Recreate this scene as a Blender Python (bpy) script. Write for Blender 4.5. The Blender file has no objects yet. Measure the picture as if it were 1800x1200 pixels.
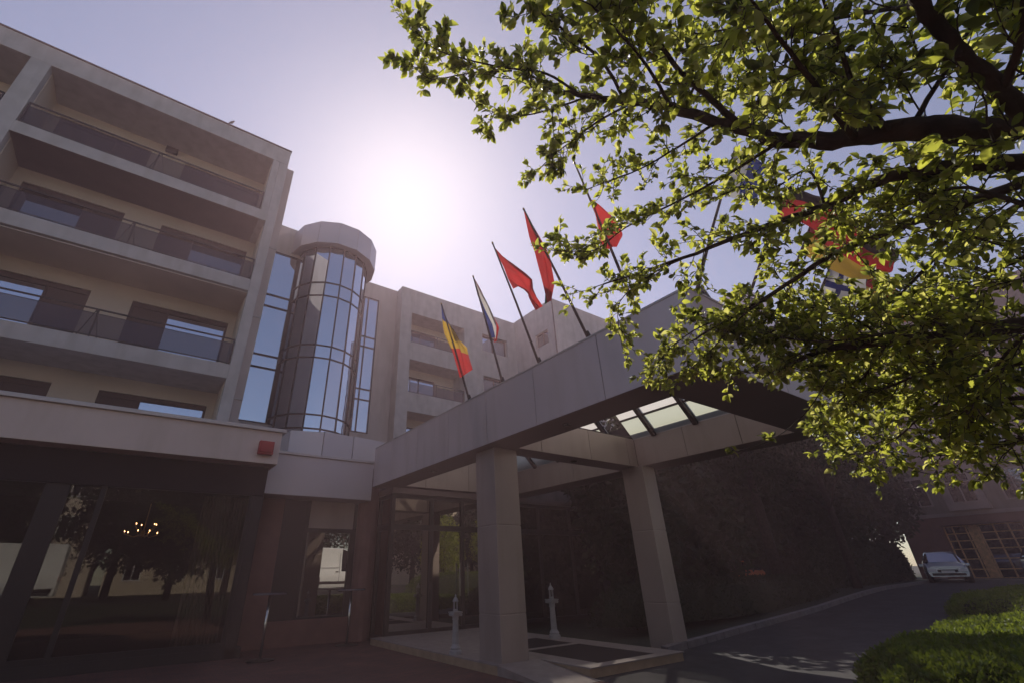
import bpy, math, random
import numpy as np
from mathutils import Vector, Matrix
rad = math.radians
rnd = random.Random(7)
S = bpy.context.scene
COL = S.collection

# ------------------------------------------------------------------ camera
CR = [(0.8231815, -0.56740386, -0.02061755), (0.24685283, 0.39035943, -0.88695163), (0.51130804, 0.72503267, 0.46140191)]
FPX, CX, CY, EYE = 805.18, 836.27, 590.04, 1.4
cam_d = bpy.data.cameras.new('camera')
cam = bpy.data.objects.new('camera', cam_d)
COL.objects.link(cam)
cam_d.sensor_width = 36.0
cam_d.lens = FPX / 1800 * 36.0
cam_d.shift_x = (900 - CX) / 1800
cam_d.shift_y = -(600 - CY) / 1800
cam_d.clip_start, cam_d.clip_end = 0.05, 2000
rx, dn, fw = (Vector(v) for v in CR)
M = Matrix.Identity(4)
for i in range(3):
    M[i][0], M[i][1], M[i][2] = rx[i], -dn[i], -fw[i]
M[2][3] = EYE
cam.matrix_world = M
S.camera = cam

# ------------------------------------------------------------------ sky, sun, exposure
SUN_EL, SUN_AZ = rad(44.9), rad(24.5)
w = bpy.data.worlds.new('World')
S.world = w
w.use_nodes = True
nt = w.node_tree
bg = nt.nodes['Background']
sky = nt.nodes.new('ShaderNodeTexSky')
sky.sky_type = 'NISHITA'
sky.sun_disc = False
sky.sun_elevation, sky.sun_rotation = SUN_EL, SUN_AZ
sky.air_density, sky.dust_density, sky.ozone_density = 1.0, 0.45, 1.0
nt.links.new(sky.outputs[0], bg.inputs[0])
bg.inputs[1].default_value = 0.086
sun_d = bpy.data.lights.new('sun', 'SUN')
sun = bpy.data.objects.new('sun', sun_d)
COL.objects.link(sun)
sun_d.energy, sun_d.angle, sun_d.color = 4.0, rad(0.5), (1.0, 0.93, 0.82)
sdir = Vector((math.sin(SUN_AZ) * math.cos(SUN_EL), math.cos(SUN_AZ) * math.cos(SUN_EL), math.sin(SUN_EL)))
sun.rotation_euler = sdir.to_track_quat('Z', 'Y').to_euler()
vs = S.view_settings
vs.view_transform, vs.look, vs.gamma, vs.exposure = 'Standard', 'None', 1.0, 0.42
vs.use_curve_mapping = False
cy = S.cycles
cy.use_denoising = True
cy.max_bounces, cy.diffuse_bounces, cy.glossy_bounces, cy.transmission_bounces = 8, 3, 4, 4
cy.transparent_max_bounces, cy.volume_bounces = 12, 0
cy.sample_clamp_indirect = 4.0
cy.caustics_reflective = cy.caustics_refractive = False

# ------------------------------------------------------------------ materials
MAT = {}
def _mat(name):
    m = bpy.data.materials.new(name)
    m.use_nodes = True
    MAT[name] = m
    return m, m.node_tree, m.node_tree.nodes['Principled BSDF']
def rgb(c): return (c[0], c[1], c[2], 1)
def plain(name, c, rough=0.6, metal=0.0, var=0.12, scale=3.0, bump=0.0, spec=0.5, bscale=60, stain=None):
    m, t, b = _mat(name)
    N, L = t.nodes, t.links
    tc = N.new('ShaderNodeTexCoord')
    n = N.new('ShaderNodeTexNoise')
    n.inputs['Scale'].default_value = scale
    n.inputs['Detail'].default_value = 6
    L.new(tc.outputs['Object'], n.inputs['Vector'])
    r = N.new('ShaderNodeValToRGB')
    r.color_ramp.elements[0].position, r.color_ramp.elements[1].position = 0.3, 0.72
    r.color_ramp.elements[0].color = rgb([x * (1 - var) for x in c])
    r.color_ramp.elements[1].color = rgb([min(1, x * (1 + var)) for x in c])
    L.new(n.outputs['Fac'], r.inputs[0])
    out = r.outputs[0]
    if stain:   # vertical streaks of dirt: noise stretched along z
        mp = N.new('ShaderNodeMapping')
        mp.inputs['Scale'].default_value = (2.2, 2.2, 0.35)
        L.new(tc.outputs['Object'], mp.inputs[0])
        n2 = N.new('ShaderNodeTexNoise')
        n2.inputs['Scale'].default_value = 1.6
        n2.inputs['Detail'].default_value = 8
        L.new(mp.outputs[0], n2.inputs['Vector'])
        r2 = N.new('ShaderNodeValToRGB')
        r2.color_ramp.elements[0].position, r2.color_ramp.elements[1].position = 0.46, 0.68
        r2.color_ramp.elements[0].color = (1, 1, 1, 1)
        r2.color_ramp.elements[1].color = (stain, stain, stain * 0.97, 1)
        L.new(n2.outputs['Fac'], r2.inputs[0])
        mx = N.new('ShaderNodeMix')
        mx.data_type, mx.blend_type = 'RGBA', 'MULTIPLY'
        mx.inputs[0].default_value = 1
        L.new(out, mx.inputs[6]); L.new(r2.outputs[0], mx.inputs[7])
        out = mx.outputs[2]
    L.new(out, b.inputs['Base Color'])
    b.inputs['Roughness'].default_value = rough
    b.inputs['Metallic'].default_value = metal
    b.inputs['Specular IOR Level'].default_value = spec
    if bump:
        nb = N.new('ShaderNodeTexNoise')
        nb.inputs['Scale'].default_value = bscale
        nb.inputs['Detail'].default_value = 4
        L.new(tc.outputs['Object'], nb.inputs['Vector'])
        bp = N.new('ShaderNodeBump')
        bp.inputs['Strength'].default_value = bump
        bp.inputs['Distance'].default_value = 0.01
        L.new(nb.outputs['Fac'], bp.inputs['Height'])
        L.new(bp.outputs[0], b.inputs['Normal'])
    return m
def mirror_glass(name, tint, fac, body=(0.012, 0.012, 0.014), rough=0.0, through=0.0, wave=0.0):
    """pane: a share of mirror reflection (rising at grazing angles) over a dark or a clear body"""
    m, t, b = _mat(name)
    N, L = t.nodes, t.links
    t.nodes.remove(b)
    g = N.new('ShaderNodeBsdfGlossy')
    g.inputs['Color'].default_value = rgb(tint)
    g.inputs['Roughness'].default_value = rough
    if through > 0:
        d = N.new('ShaderNodeBsdfTransparent')
        d.inputs['Color'].default_value = (through, through * 0.98, through * 0.95, 1)
    else:
        d = N.new('ShaderNodeBsdfDiffuse')
        d.inputs['Color'].default_value = rgb(body)
    lw = N.new('ShaderNodeLayerWeight')
    lw.inputs['Blend'].default_value = 0.25
    mr = N.new('ShaderNodeMapRange')
    mr.inputs['To Min'].default_value = fac
    mr.inputs['To Max'].default_value = min(1, fac + 0.5)
    L.new(lw.outputs['Fresnel'], mr.inputs['Value'])
    mx = N.new('ShaderNodeMixShader')
    L.new(mr.outputs[0], mx.inputs[0]); L.new(d.outputs[0], mx.inputs[1]); L.new(g.outputs[0], mx.inputs[2])
    L.new(mx.outputs[0], N['Material Output'].inputs['Surface'])
    if wave:
        tc = N.new('ShaderNodeTexCoord')
        nb = N.new('ShaderNodeTexNoise')
        nb.inputs['Scale'].default_value = 0.8
        L.new(tc.outputs['Object'], nb.inputs['Vector'])
        bp = N.new('ShaderNodeBump')
        bp.inputs['Strength'].default_value = wave
        bp.inputs['Distance'].default_value = 0.02
        L.new(nb.outputs['Fac'], bp.inputs['Height'])
        L.new(bp.outputs[0], g.inputs['Normal'])
    return m
def leafy(name, c, tr, rough=0.5, tmix=0.55, hue=0.25):
    m, t, b = _mat(name)
    N, L = t.nodes, t.links
    oi = N.new('ShaderNodeTexCoord')
    n = N.new('ShaderNodeTexNoise')
    n.inputs['Scale'].default_value = 9.0
    n.inputs['Detail'].default_value = 2
    L.new(oi.outputs['Object'], n.inputs['Vector'])
    def ramp(col, v):
        r = N.new('ShaderNodeValToRGB')
        r.color_ramp.elements[0].position, r.color_ramp.elements[1].position = 0.35, 0.65
        r.color_ramp.elements[0].color = (col[0] * (1 - v), col[1] * (1 - v), col[2] * (1 - v), 1)
        r.color_ramp.elements[1].color = (min(1, col[0] * (1 + v)), min(1, col[1] * (1 + v * .8)), col[2], 1)
        L.new(n.outputs['Fac'], r.inputs[0])
        return r
    L.new(ramp(c, hue).outputs[0], b.inputs['Base Color'])
    b.inputs['Roughness'].default_value = rough
    b.inputs['Specular IOR Level'].default_value = 0.35
    tl = N.new('ShaderNodeBsdfTranslucent')
    L.new(ramp(tr, hue).outputs[0], tl.inputs['Color'])
    mx = N.new('ShaderNodeMixShader')
    mx.inputs[0].default_value = tmix
    L.new(b.outputs[0], mx.inputs[1]); L.new(tl.outputs[0], mx.inputs[2])
    L.new(mx.outputs[0], N['Material Output'].inputs['Surface'])
    return m
def cloth(name, c):
    m, t, b = _mat(name)
    N, L = t.nodes, t.links
    b.inputs['Base Color'].default_value = rgb(c)
    b.inputs['Roughness'].default_value = 0.85
    tc = N.new('ShaderNodeTexCoord')
    wv = N.new('ShaderNodeTexNoise'); wv.inputs['Scale'].default_value = 14
    L.new(tc.outputs['Object'], wv.inputs['Vector'])
    bp = N.new('ShaderNodeBump'); bp.inputs['Strength'].default_value = 0.3; bp.inputs['Distance'].default_value = 0.01
    L.new(wv.outputs['Fac'], bp.inputs['Height']); L.new(bp.outputs[0], b.inputs['Normal'])
    tl = N.new('ShaderNodeBsdfTranslucent'); tl.inputs['Color'].default_value = rgb(c)
    mx = N.new('ShaderNodeMixShader'); mx.inputs[0].default_value = 0.5
    L.new(b.outputs[0], mx.inputs[1]); L.new(tl.outputs[0], mx.inputs[2])
    L.new(mx.outputs[0], N['Material Output'].inputs['Surface'])
    return m
def emit(name, c, s):
    m, t, b = _mat(name)
    b.inputs['Emission Color'].default_value = rgb(c)
    b.inputs['Emission Strength'].default_value = s
    return m
def bricks(name, c1, c2, mortar, sx, rough=0.8, bw=0.2, rh=0.1):
    m, t, b = _mat(name)
    N, L = t.nodes, t.links
    tc = N.new('ShaderNodeTexCoord')
    br = N.new('ShaderNodeTexBrick')
    br.inputs['Color1'].default_value, br.inputs['Color2'].default_value, br.inputs['Mortar'].default_value = rgb(c1), rgb(c2), rgb(mortar)
    br.inputs['Scale'].default_value = sx
    br.inputs['Brick Width'].default_value, br.inputs['Row Height'].default_value = bw, rh
    br.inputs['Mortar Size'].default_value = 0.006
    L.new(tc.outputs['Object'], br.inputs['Vector'])
    n = N.new('ShaderNodeTexNoise'); n.inputs['Scale'].default_value = 1.3; n.inputs['Detail'].default_value = 8
    L.new(tc.outputs['Object'], n.inputs['Vector'])
    mx = N.new('ShaderNodeMix'); mx.data_type, mx.blend_type = 'RGBA', 'OVERLAY'; mx.inputs[0].default_value = 0.55
    L.new(br.outputs[0], mx.inputs[6]); L.new(n.outputs['Fac'], mx.inputs[7])
    L.new(mx.outputs[2], b.inputs['Base Color'])
    b.inputs['Roughness'].default_value = rough
    bp = N.new('ShaderNodeBump'); bp.inputs['Strength'].default_value = 0.5; bp.inputs['Distance'].default_value = 0.006
    L.new(br.outputs['Fac'], bp.inputs['Height']); bp.invert = True
    L.new(bp.outputs[0], b.inputs['Normal'])
    return m

plain('render_wall', (0.55, 0.48, 0.44), 0.9, var=0.06, scale=0.9, bump=0.25, bscale=90, stain=0.9)
plain('concrete_band', (0.52, 0.49, 0.47), 0.85, var=0.10, scale=2.2, bump=0.25, bscale=50, stain=0.86)
plain('cream_wall', (0.64, 0.54, 0.43), 0.9, var=0.08, scale=0.8, bump=0.2, bscale=90)
plain('fascia_paint', (0.74, 0.61, 0.54), 0.8, var=0.05, scale=0.8, bump=0.15, bscale=70, stain=0.93)
plain('metal_panel', (0.60, 0.53, 0.54), 0.40, metal=0.35, var=0.05, scale=0.6, bump=0.25, bscale=1.2, stain=0.93)
plain('metal_panel_light', (0.64, 0.57, 0.58), 0.42, metal=0.35, var=0.06, scale=0.8, stain=0.93)
plain('metal_panel_dull', (0.55, 0.49, 0.50), 0.46, metal=0.3, var=0.06, scale=0.7, stain=0.9)
plain('metal_panel_b', (0.56, 0.52, 0.54), 0.42, metal=0.3, var=0.05, scale=0.6)
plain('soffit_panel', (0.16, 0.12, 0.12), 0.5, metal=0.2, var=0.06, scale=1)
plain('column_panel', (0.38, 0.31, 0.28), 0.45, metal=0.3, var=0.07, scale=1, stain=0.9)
plain('joint', (0.02, 0.018, 0.018), 0.8)
plain('cap_metal', (0.50, 0.47, 0.46), 0.4, metal=0.5, var=0.06)
plain('dark_frame', (0.016, 0.011, 0.011), 0.5, var=0.1)
plain('window_frame', (0.06, 0.03, 0.025), 0.5, var=0.1)
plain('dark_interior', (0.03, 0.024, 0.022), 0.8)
plain('red_plaster', (0.20, 0.10, 0.08), 0.85, var=0.1, bump=0.2)
plain('white_paint', (0.75, 0.75, 0.73), 0.3, var=0.03)
plain('black_awning', (0.012, 0.008, 0.009), 0.9)
plain('alarm_red', (0.42, 0.03, 0.03), 0.5, var=0.15)
plain('stone_slab', (0.27, 0.22, 0.20), 0.55, var=0.14, scale=6, bump=0.1)
plain('step_edge', (0.36, 0.25, 0.16), 0.7, var=0.15, scale=6)
plain('door_mat', (0.02, 0.012, 0.012), 0.95, var=0.3, scale=60, bump=0.6, bscale=300)
plain('asphalt', (0.032, 0.029, 0.031), 0.85, var=0.35, scale=1.4, stain=0.6, bump=0.5, bscale=220)
plain('kerb_stone', (0.17, 0.15, 0.15), 0.8, var=0.2, scale=5, bump=0.3)
plain('soil_grass', (0.022, 0.026, 0.012), 0.95, var=0.5, scale=5, bump=0.6, bscale=40)
plain('bark', (0.040, 0.026, 0.020), 0.95, var=0.6, scale=11, bump=1.0, bscale=28)
plain('marble', (0.36, 0.34, 0.34), 0.4, var=0.12, scale=8)
plain('steel', (0.55, 0.55, 0.55), 0.25, metal=1.0, var=0.05)
plain('pole_paint', (0.09, 0.065, 0.065), 0.75, metal=0.0, var=0.1)
plain('tabletop', (0.10, 0.09, 0.11), 0.25, var=0.1)
plain('curtain', (0.22, 0.17, 0.13), 0.9, var=0.2)
plain('brass', (0.5, 0.32, 0.12), 0.3, metal=1.0)
plain('silver_paint', (0.62, 0.63, 0.64), 0.3, metal=0.2, var=0.02)
plain('blue_silver_paint', (0.62, 0.66, 0.74), 0.22, metal=0.5, var=0.02)
plain('dark_paint', (0.03, 0.03, 0.04), 0.2, metal=0.3, var=0.02)
plain('orange_paint', (0.75, 0.16, 0.03), 0.35, var=0.03)
plain('tyre', (0.02, 0.02, 0.02), 0.85)
plain('rim', (0.4, 0.4, 0.42), 0.3, metal=0.9)
plain('lamp_glass', (0.8, 0.8, 0.82), 0.08, var=0.02)
plain('tail_red', (0.5, 0.02, 0.02), 0.2, var=0.05)
plain('plate', (0.75, 0.75, 0.72), 0.4, var=0.02)
plain('far_wall', (0.16, 0.135, 0.12), 0.9, var=0.14, scale=1.2, bump=0.3, stain=0.75)
plain('far_trim', (0.24, 0.19, 0.18), 0.9, var=0.12, scale=2)
plain('far_base', (0.13, 0.06, 0.055), 0.9, var=0.2, scale=2)
plain('oak', (0.62, 0.36, 0.17), 0.5, var=0.3, scale=5)
plain('pale_facade', (0.55, 0.46, 0.34), 0.9, var=0.08, scale=1)
plain('dome_panel', (0.45, 0.46, 0.50), 0.35, metal=0.4, var=0.04)
plain('feather', (0.16, 0.15, 0.15), 0.8, var=0.3, scale=30)
bricks('brick_paving', (0.13, 0.05, 0.035), (0.09, 0.04, 0.03), (0.05, 0.04, 0.035), 1.0)
mirror_glass('tower_glass', (0.80, 0.86, 0.96), 0.78, body=(0.03, 0.035, 0.05), wave=0.12)
mirror_glass('room_glass', (0.78, 0.82, 0.95), 0.72, body=(0.02, 0.02, 0.03), wave=0.1)
mirror_glass('shop_glass', (0.85, 0.80, 0.74), 0.40, body=(0.01, 0.007, 0.008), through=0.0, wave=0.05)
mirror_glass('restaurant_glass', (0.8, 0.78, 0.74), 0.06, through=0.8, wave=0.03)
mirror_glass('far_glass', (0.35, 0.38, 0.45), 0.45, body=(0.015, 0.015, 0.02), wave=0.2)
mirror_glass('car_glass', (0.6, 0.65, 0.8), 0.30, body=(0.01, 0.01, 0.012))
mirror_glass('railing_glass', (0.40, 0.36, 0.44), 0.07, through=0.55)
leafy('leaf', (0.08, 0.12, 0.02), (0.60, 0.64, 0.10), 0.38, 0.60)
leafy('leaf_old', (0.05, 0.075, 0.02), (0.24, 0.28, 0.05), 0.5, 0.45, hue=.4)
leafy('leaf_new', (0.12, 0.14, 0.04), (0.75, 0.74, 0.22), 0.4, 0.62, hue=.2)
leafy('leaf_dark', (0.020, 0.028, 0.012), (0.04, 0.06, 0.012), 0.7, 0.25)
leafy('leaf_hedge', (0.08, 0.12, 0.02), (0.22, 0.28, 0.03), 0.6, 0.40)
for n_, c_ in dict(red=(0.50, 0.035, 0.035), blue=(0.04, 0.06, 0.20), navy=(0.02, 0.03, 0.12), yellow=(0.55, 0.34, 0.05), white=(0.60, 0.58, 0.56),
                   green=(0.04, 0.16, 0.05), black=(0.02, 0.015, 0.015)).items():
    cloth('cloth_' + n_, c_)
emit('bulb', (1.0, 0.50, 0.20), 14)
# frosted lantern glazing: lets light through softly
m, t, b = _mat('frosted_glass')
tl = t.nodes.new('ShaderNodeBsdfTranslucent'); tl.inputs[0].default_value = (0.52, 0.54, 0.44, 1)
tp = t.nodes.new('ShaderNodeBsdfTransparent'); tp.inputs[0].default_value = (0.7, 0.72, 0.66, 1)
mx = t.nodes.new('ShaderNodeMixShader'); mx.inputs[0].default_value = 0.12
t.links.new(tl.outputs[0], mx.inputs[1]); t.links.new(tp.outputs[0], mx.inputs[2])
t.links.new(mx.outputs[0], t.nodes['Material Output'].inputs['Surface'])

m, t, b = _mat('sky_white_glass')  # upper panes whitened to stand in for bright sky seen through them
tl = t.nodes.new('ShaderNodeBsdfTranslucent'); tl.inputs[0].default_value = (0.86, 0.82, 0.76, 1)
tp = t.nodes.new('ShaderNodeBsdfTransparent'); tp.inputs[0].default_value = (0.9, 0.88, 0.84, 1)
mx = t.nodes.new('ShaderNodeMixShader'); mx.inputs[0].default_value = 0.35
t.links.new(tl.outputs[0], mx.inputs[1]); t.links.new(tp.outputs[0], mx.inputs[2])
t.links.new(mx.outputs[0], t.nodes['Material Output'].inputs['Surface'])

# ------------------------------------------------------------------ geometry helpers
def at_dir(u, v):
    a = ((u - CX), (v - CY), FPX)
    return Vector([rx[i] * a[0] + dn[i] * a[1] + fw[i] * a[2] for i in range(3)])
def at(u, v, ax, val):
    d = at_dir(u, v); t = (val - (0, 0, EYE)[ax]) / d[ax]
    return Vector((0, 0, EYE)) + d * t
def atd(u, v, dist):
    d = at_dir(u, v).normalized()
    return Vector((0, 0, EYE)) + d * dist
class MB:
    def __init__(s): s.v = []; s.f = []; s.m = []
    def face(s, pts, mi=0):
        k = len(s.v); s.v += [tuple(p) for p in pts]; s.f.append(tuple(range(k, k + len(pts)))); s.m.append(mi)
    def box(s, x0, x1, y0, y1, z0, z1, mi=0):
        k = len(s.v)
        s.v += [(x0, y0, z0), (x1, y0, z0), (x1, y1, z0), (x0, y1, z0), (x0, y0, z1), (x1, y0, z1), (x1, y1, z1), (x0, y1, z1)]
        for q in ((0, 3, 2, 1), (4, 5, 6, 7), (0, 1, 5, 4), (1, 2, 6, 5), (2, 3, 7, 6), (3, 0, 4, 7)):
            s.f.append(tuple(k + i for i in q)); s.m.append(mi)
        return s
    def prism(s, poly, z0, z1, mi=0, caps=True):
        n = len(poly); k = len(s.v)
        s.v += [(p[0], p[1], z0) for p in poly] + [(p[0], p[1], z1) for p in poly]
        for i in range(n):
            j = (i + 1) % n
            s.f.append((k + i, k + j, k + n + j, k + n + i)); s.m.append(mi)
        if caps:
            s.f.append(tuple(k + i for i in reversed(range(n)))); s.m.append(mi)
            s.f.append(tuple(k + n + i for i in range(n))); s.m.append(mi)
        return s
    def tube(s, pts, rs, n=8, mi=0, caps=True):
        pts = [Vector(p) for p in pts]
        if not hasattr(rs, '__len__'): rs = [rs] * len(pts)
        k0 = len(s.v); up = None
        for i, p in enumerate(pts):
            d = (pts[min(i + 1, len(pts) - 1)] - pts[max(i - 1, 0)]).normalized()
            if up is None: up = d.orthogonal().normalized()
            up = (up - d * up.dot(d)).normalized(); sd = d.cross(up)
            for j in range(n):
                a = 2 * math.pi * j / n
                s.v.append(tuple(p + (up * math.cos(a) + sd * math.sin(a)) * rs[i]))
        for i in range(len(pts) - 1):
            for j in range(n):
                a, b_ = k0 + i * n + j, k0 + i * n + (j + 1) % n
                s.f.append((a, b_, b_ + n, a + n)); s.m.append(mi)
        if caps:
            s.f.append(tuple(k0 + j for j in reversed(range(n)))); s.m.append(mi)
            s.f.append(tuple(k0 + (len(pts) - 1) * n + j for j in range(n))); s.m.append(mi)
        return s
    def lathe(s, prof, c=(0, 0, 0), n=20, mi=0, rf=None):
        k0 = len(s.v)
        for (r, z) in prof:
            for j in range(n):
                a = 2 * math.pi * j / n; q = r * (rf(j, z) if rf else 1)
                s.v.append((c[0] + q * math.cos(a), c[1] + q * math.sin(a), c[2] + z))
        for i in range(len(prof) - 1):
            for j in range(n):
                a, b_ = k0 + i * n + j, k0 + i * n + (j + 1) % n
                s.f.append((a, b_, b_ + n, a + n)); s.m.append(mi)
        s.f.append(tuple(k0 + j for j in reversed(range(n)))); s.m.append(mi)
        s.f.append(tuple(k0 + (len(prof) - 1) * n + j for j in range(n))); s.m.append(mi)
        return s
    def build(s, name, mats, parent=None, smooth=False, bevel=0.0):
        me = bpy.data.meshes.new(name)
        me.from_pydata(s.v, [], s.f)
        if not isinstance(mats, (list, tuple)): mats = [mats]
        for m_ in mats: me.materials.append(MAT[m_] if isinstance(m_, str) else m_)
        me.polygons.foreach_set('material_index', s.m)
        if smooth: me.polygons.foreach_set('use_smooth', [True] * len(s.f))
        me.validate(); me.update()
        o = bpy.data.objects.new(name, me); COL.objects.link(o)
        if parent: o.parent = parent
        if bevel:
            md = o.modifiers.new('bevel', 'BEVEL'); md.width = bevel; md.segments = 2; md.limit_method = 'ANGLE'; md.angle_limit = rad(40)
        return o
def tag(o, label=None, cat=None, group=None, kind=None):
    if label: o['label'] = label
    if cat: o['category'] = cat
    if group: o['group'] = group
    if kind: o['kind'] = kind
    return o
def empty(name, loc=(0, 0, 0), rz=0):
    o = bpy.data.objects.new(name, None); COL.objects.link(o)
    o.location = loc; o.rotation_euler = (0, 0, rz); o.empty_display_size = 0.3
    return o
def kids(o): return [c for c in bpy.data.objects if c.parent == o]
def copy_tree(o, parent=None):
    c = o.copy(); COL.objects.link(c)
    if parent: c.parent = parent
    for k in kids(o): copy_tree(k, c)
    return c
def smoothstep(t): t = max(0, min(1, t)); return t * t * (3 - 2 * t)
def ground_z(x, y):
    a = 0.52 * smoothstep((x - 9.5) / 18)
    b_ = 0.55 * smoothstep((-y - 1.5) / 4.0)
    return max(a, b_)

# ------------------------------------------------------------------ the ground
g = MB()
xs = [-400, -120, -60, -30] + [-20 + 2 * i for i in range(11)] + [2 + 1.0 * i for i in range(1, 45)] + [60, 90, 140, 400]
ys = [-400, -120, -60, -30, -20, -14, -10, -8] + [-7 + 0.5 * i for i in range(13)] + [0, 2, 4, 6, 8, 10, 14, 18, 25, 40, 80, 140, 400]
def sheet(name, xs, ys, zf, mat, inside=None):
    b_ = MB(); nx, ny = len(xs), len(ys)
    b_.v = [(x, y, zf(x, y)) for x in xs for y in ys]
    for i in range(nx - 1):
        for j in range(ny - 1):
            if inside and not inside((xs[i] + xs[i + 1]) / 2, (ys[j] + ys[j + 1]) / 2): continue
            b_.f.append((i * ny + j, (i + 1) * ny + j, (i + 1) * ny + j + 1, i * ny + j + 1)); b_.m.append(0)
    return tag(b_.build(name, mat, smooth=True), kind='structure')
sheet('ground', xs, ys, lambda x, y: ground_z(x, y) - 0.02, 'soil_grass')
sheet('plaza', [-30, -14, -7, -2, 1, 3, 5.2, 6.1], [-1, 2, 4, 5, 5.88, 7, 9, 11, 14], lambda x, y: 0.0, 'brick_paving')
KERB = [(6.1, 5.9), (9.64, 6.64), (12.47, 7.05), (15, 7.2), (17.5, 7.3), (22, 7.7), (30, 8.4), (40, 9.6), (60, 13)]
def kerb_y(x):
    for (a, b_), (c, d) in zip(KERB, KERB[1:]):
        if a <= x <= c: return b_ + (d - b_) * (x - a) / (c - a)
    return KERB[-1][1]
rd = MB()
xr = [6.1 + 0.9 * i for i in range(60)]
for a, c in zip(xr, xr[1:]):
    for k in range(6):
        ya0, ya1 = -1.4 + (kerb_y(a) + 1.4) * k / 6, -1.4 + (kerb_y(a) + 1.4) * (k + 1) / 6
        yc0, yc1 = -1.4 + (kerb_y(c) + 1.4) * k / 6, -1.4 + (kerb_y(c) + 1.4) * (k + 1) / 6
        rd.face([(a, ya0, ground_z(a, ya0)), (c, yc0, ground_z(c, yc0)), (c, yc1, ground_z(c, yc1)), (a, ya1, ground_z(a, ya1))])
tag(rd.build('driveway', 'asphalt'), kind='structure')
sheet('street', [-60, -20, 0, 20, 60], [-14, -11, -8, -5.6], lambda x, y: 0.556, 'asphalt')
kb = MB()
for (a, b_), (c, d) in zip([(x, kerb_y(x)) for x in xr[3:]], [(x, kerb_y(x)) for x in xr[4:]]):
    z0, z1 = ground_z(a, b_), ground_z(c, d)
    g_ = 0.012
    P = [(a + g_, b_, z0 - .05), (c - g_, d, z1 - .05), (c - g_, d, z1 + .12), (a + g_, b_, z0 + .12), (a + g_, b_ + .16, z0 + .12), (c - g_, d + .16, z1 + .12), (c - g_, d + .16, z1 - .05), (a + g_, b_ + .16, z0 - .05)]
    kb.face([P[0], P[1], P[2], P[3]]); kb.face([P[3], P[2], P[5], P[4]]); kb.face([P[4], P[5], P[6], P[7]]); kb.face([P[0], P[3], P[4], P[7]]); kb.face([P[1], P[6], P[5], P[2]])
tag(kb.build('kerb', 'kerb_stone'), kind='structure')

# entrance platform with ramp, mats set in it
pf = empty('entrance_platform', (6, 7, 0))
def local(b_, o):
    l = o.location; b_.v = [(x - l[0], y - l[1], z - l[2]) for x, y, z in b_.v]; return b_
b_ = MB(); b_.box(6.10, 8.42, 5.90, 11.93, 0.0, 0.118); b_.box(5.2, 6.10, 7.0, 11.93, 0.0, 0.118)
local(b_, pf).build('riser', 'step_edge', pf)
b_ = MB(); b_.box(6.08, 8.44, 5.88, 6.10, 0.118, 0.135); b_.box(6.08, 6.5, 6.10, 11.93, 0.118, 0.135); b_.box(6.5, 8.44, 7.88, 8.03, 0.118, 0.135)
b_.box(7.92, 8.44, 6.10, 7.88, .118, .135); b_.box(7.92, 8.44, 8.03, 11.93, .118, .135); b_.box(5.2, 6.08, 7.0, 11.93, .118, .135); b_.box(6.5, 7.92, 9.2, 11.93, .118, .135)
local(b_, pf).build('slab', 'stone_slab', pf)
b_ = MB(); b_.face([(5.2, 5.7, 0.004), (6.09, 5.7, 0.004), (6.09, 7.0, 0.134), (5.2, 7.0, 0.134)]); b_.face([(5.2, 7.0, .134), (5.2, 7.0, 0), (5.2, 5.7, .0)])
local(b_, pf).build('ramp', 'stone_slab', pf)
for y0, y1 in ((6.10, 7.88), (8.03, 9.2)):
    b_ = MB(); b_.box(6.5, 7.92, y0, y1, 0.118, 0.128)
    local(b_, pf).build('door_mat', 'door_mat', pf)
tag(pf, 'pale stone entrance platform with ramp and two dark mats in front of the glass doors', 'platform')

# ------------------------------------------------------------------ the hotel
H = empty('hotel_building', (0, 15, 0))
def hb(b_, name, mats, parent=H, **k):
    o = b_.build(name, mats, **k)
    o.parent = parent
    o.matrix_parent_inverse = Matrix.Translation(-Vector(H.location)) if parent == H else Matrix.Identity(4)
    return o
# left wing: frame of pilasters and roof band
W = MB()
for x0, x1 in ((-14.0, -13.4), (-6.33, -5.83), (1.21, 1.53)):
    W.box(x0, x1, 15.0, 18.0, 4.0, 16.15)
W.box(-14.0, 1.53, 15.0, 18.0, 16.15, 16.90)
W.box(0.97, 1.208, 15.003, 18.0, 13.1, 16.148)
hb(W, 'wall', 'concrete_band', bevel=0.012)
W = MB(); W.box(-14.02, 1.55, 14.97, 18.0, 16.90, 16.95)
hb(W, 'roof_edge', 'dark_frame')
W = MB(); W.box(1.54, 1.90, 16.0, 20.5, 4.0, 16.95); W.box(-14, 1.54, 18.0, 24, 4, 16.9)
hb(W, 'wall', 'render_wall', bevel=0.01)
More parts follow.
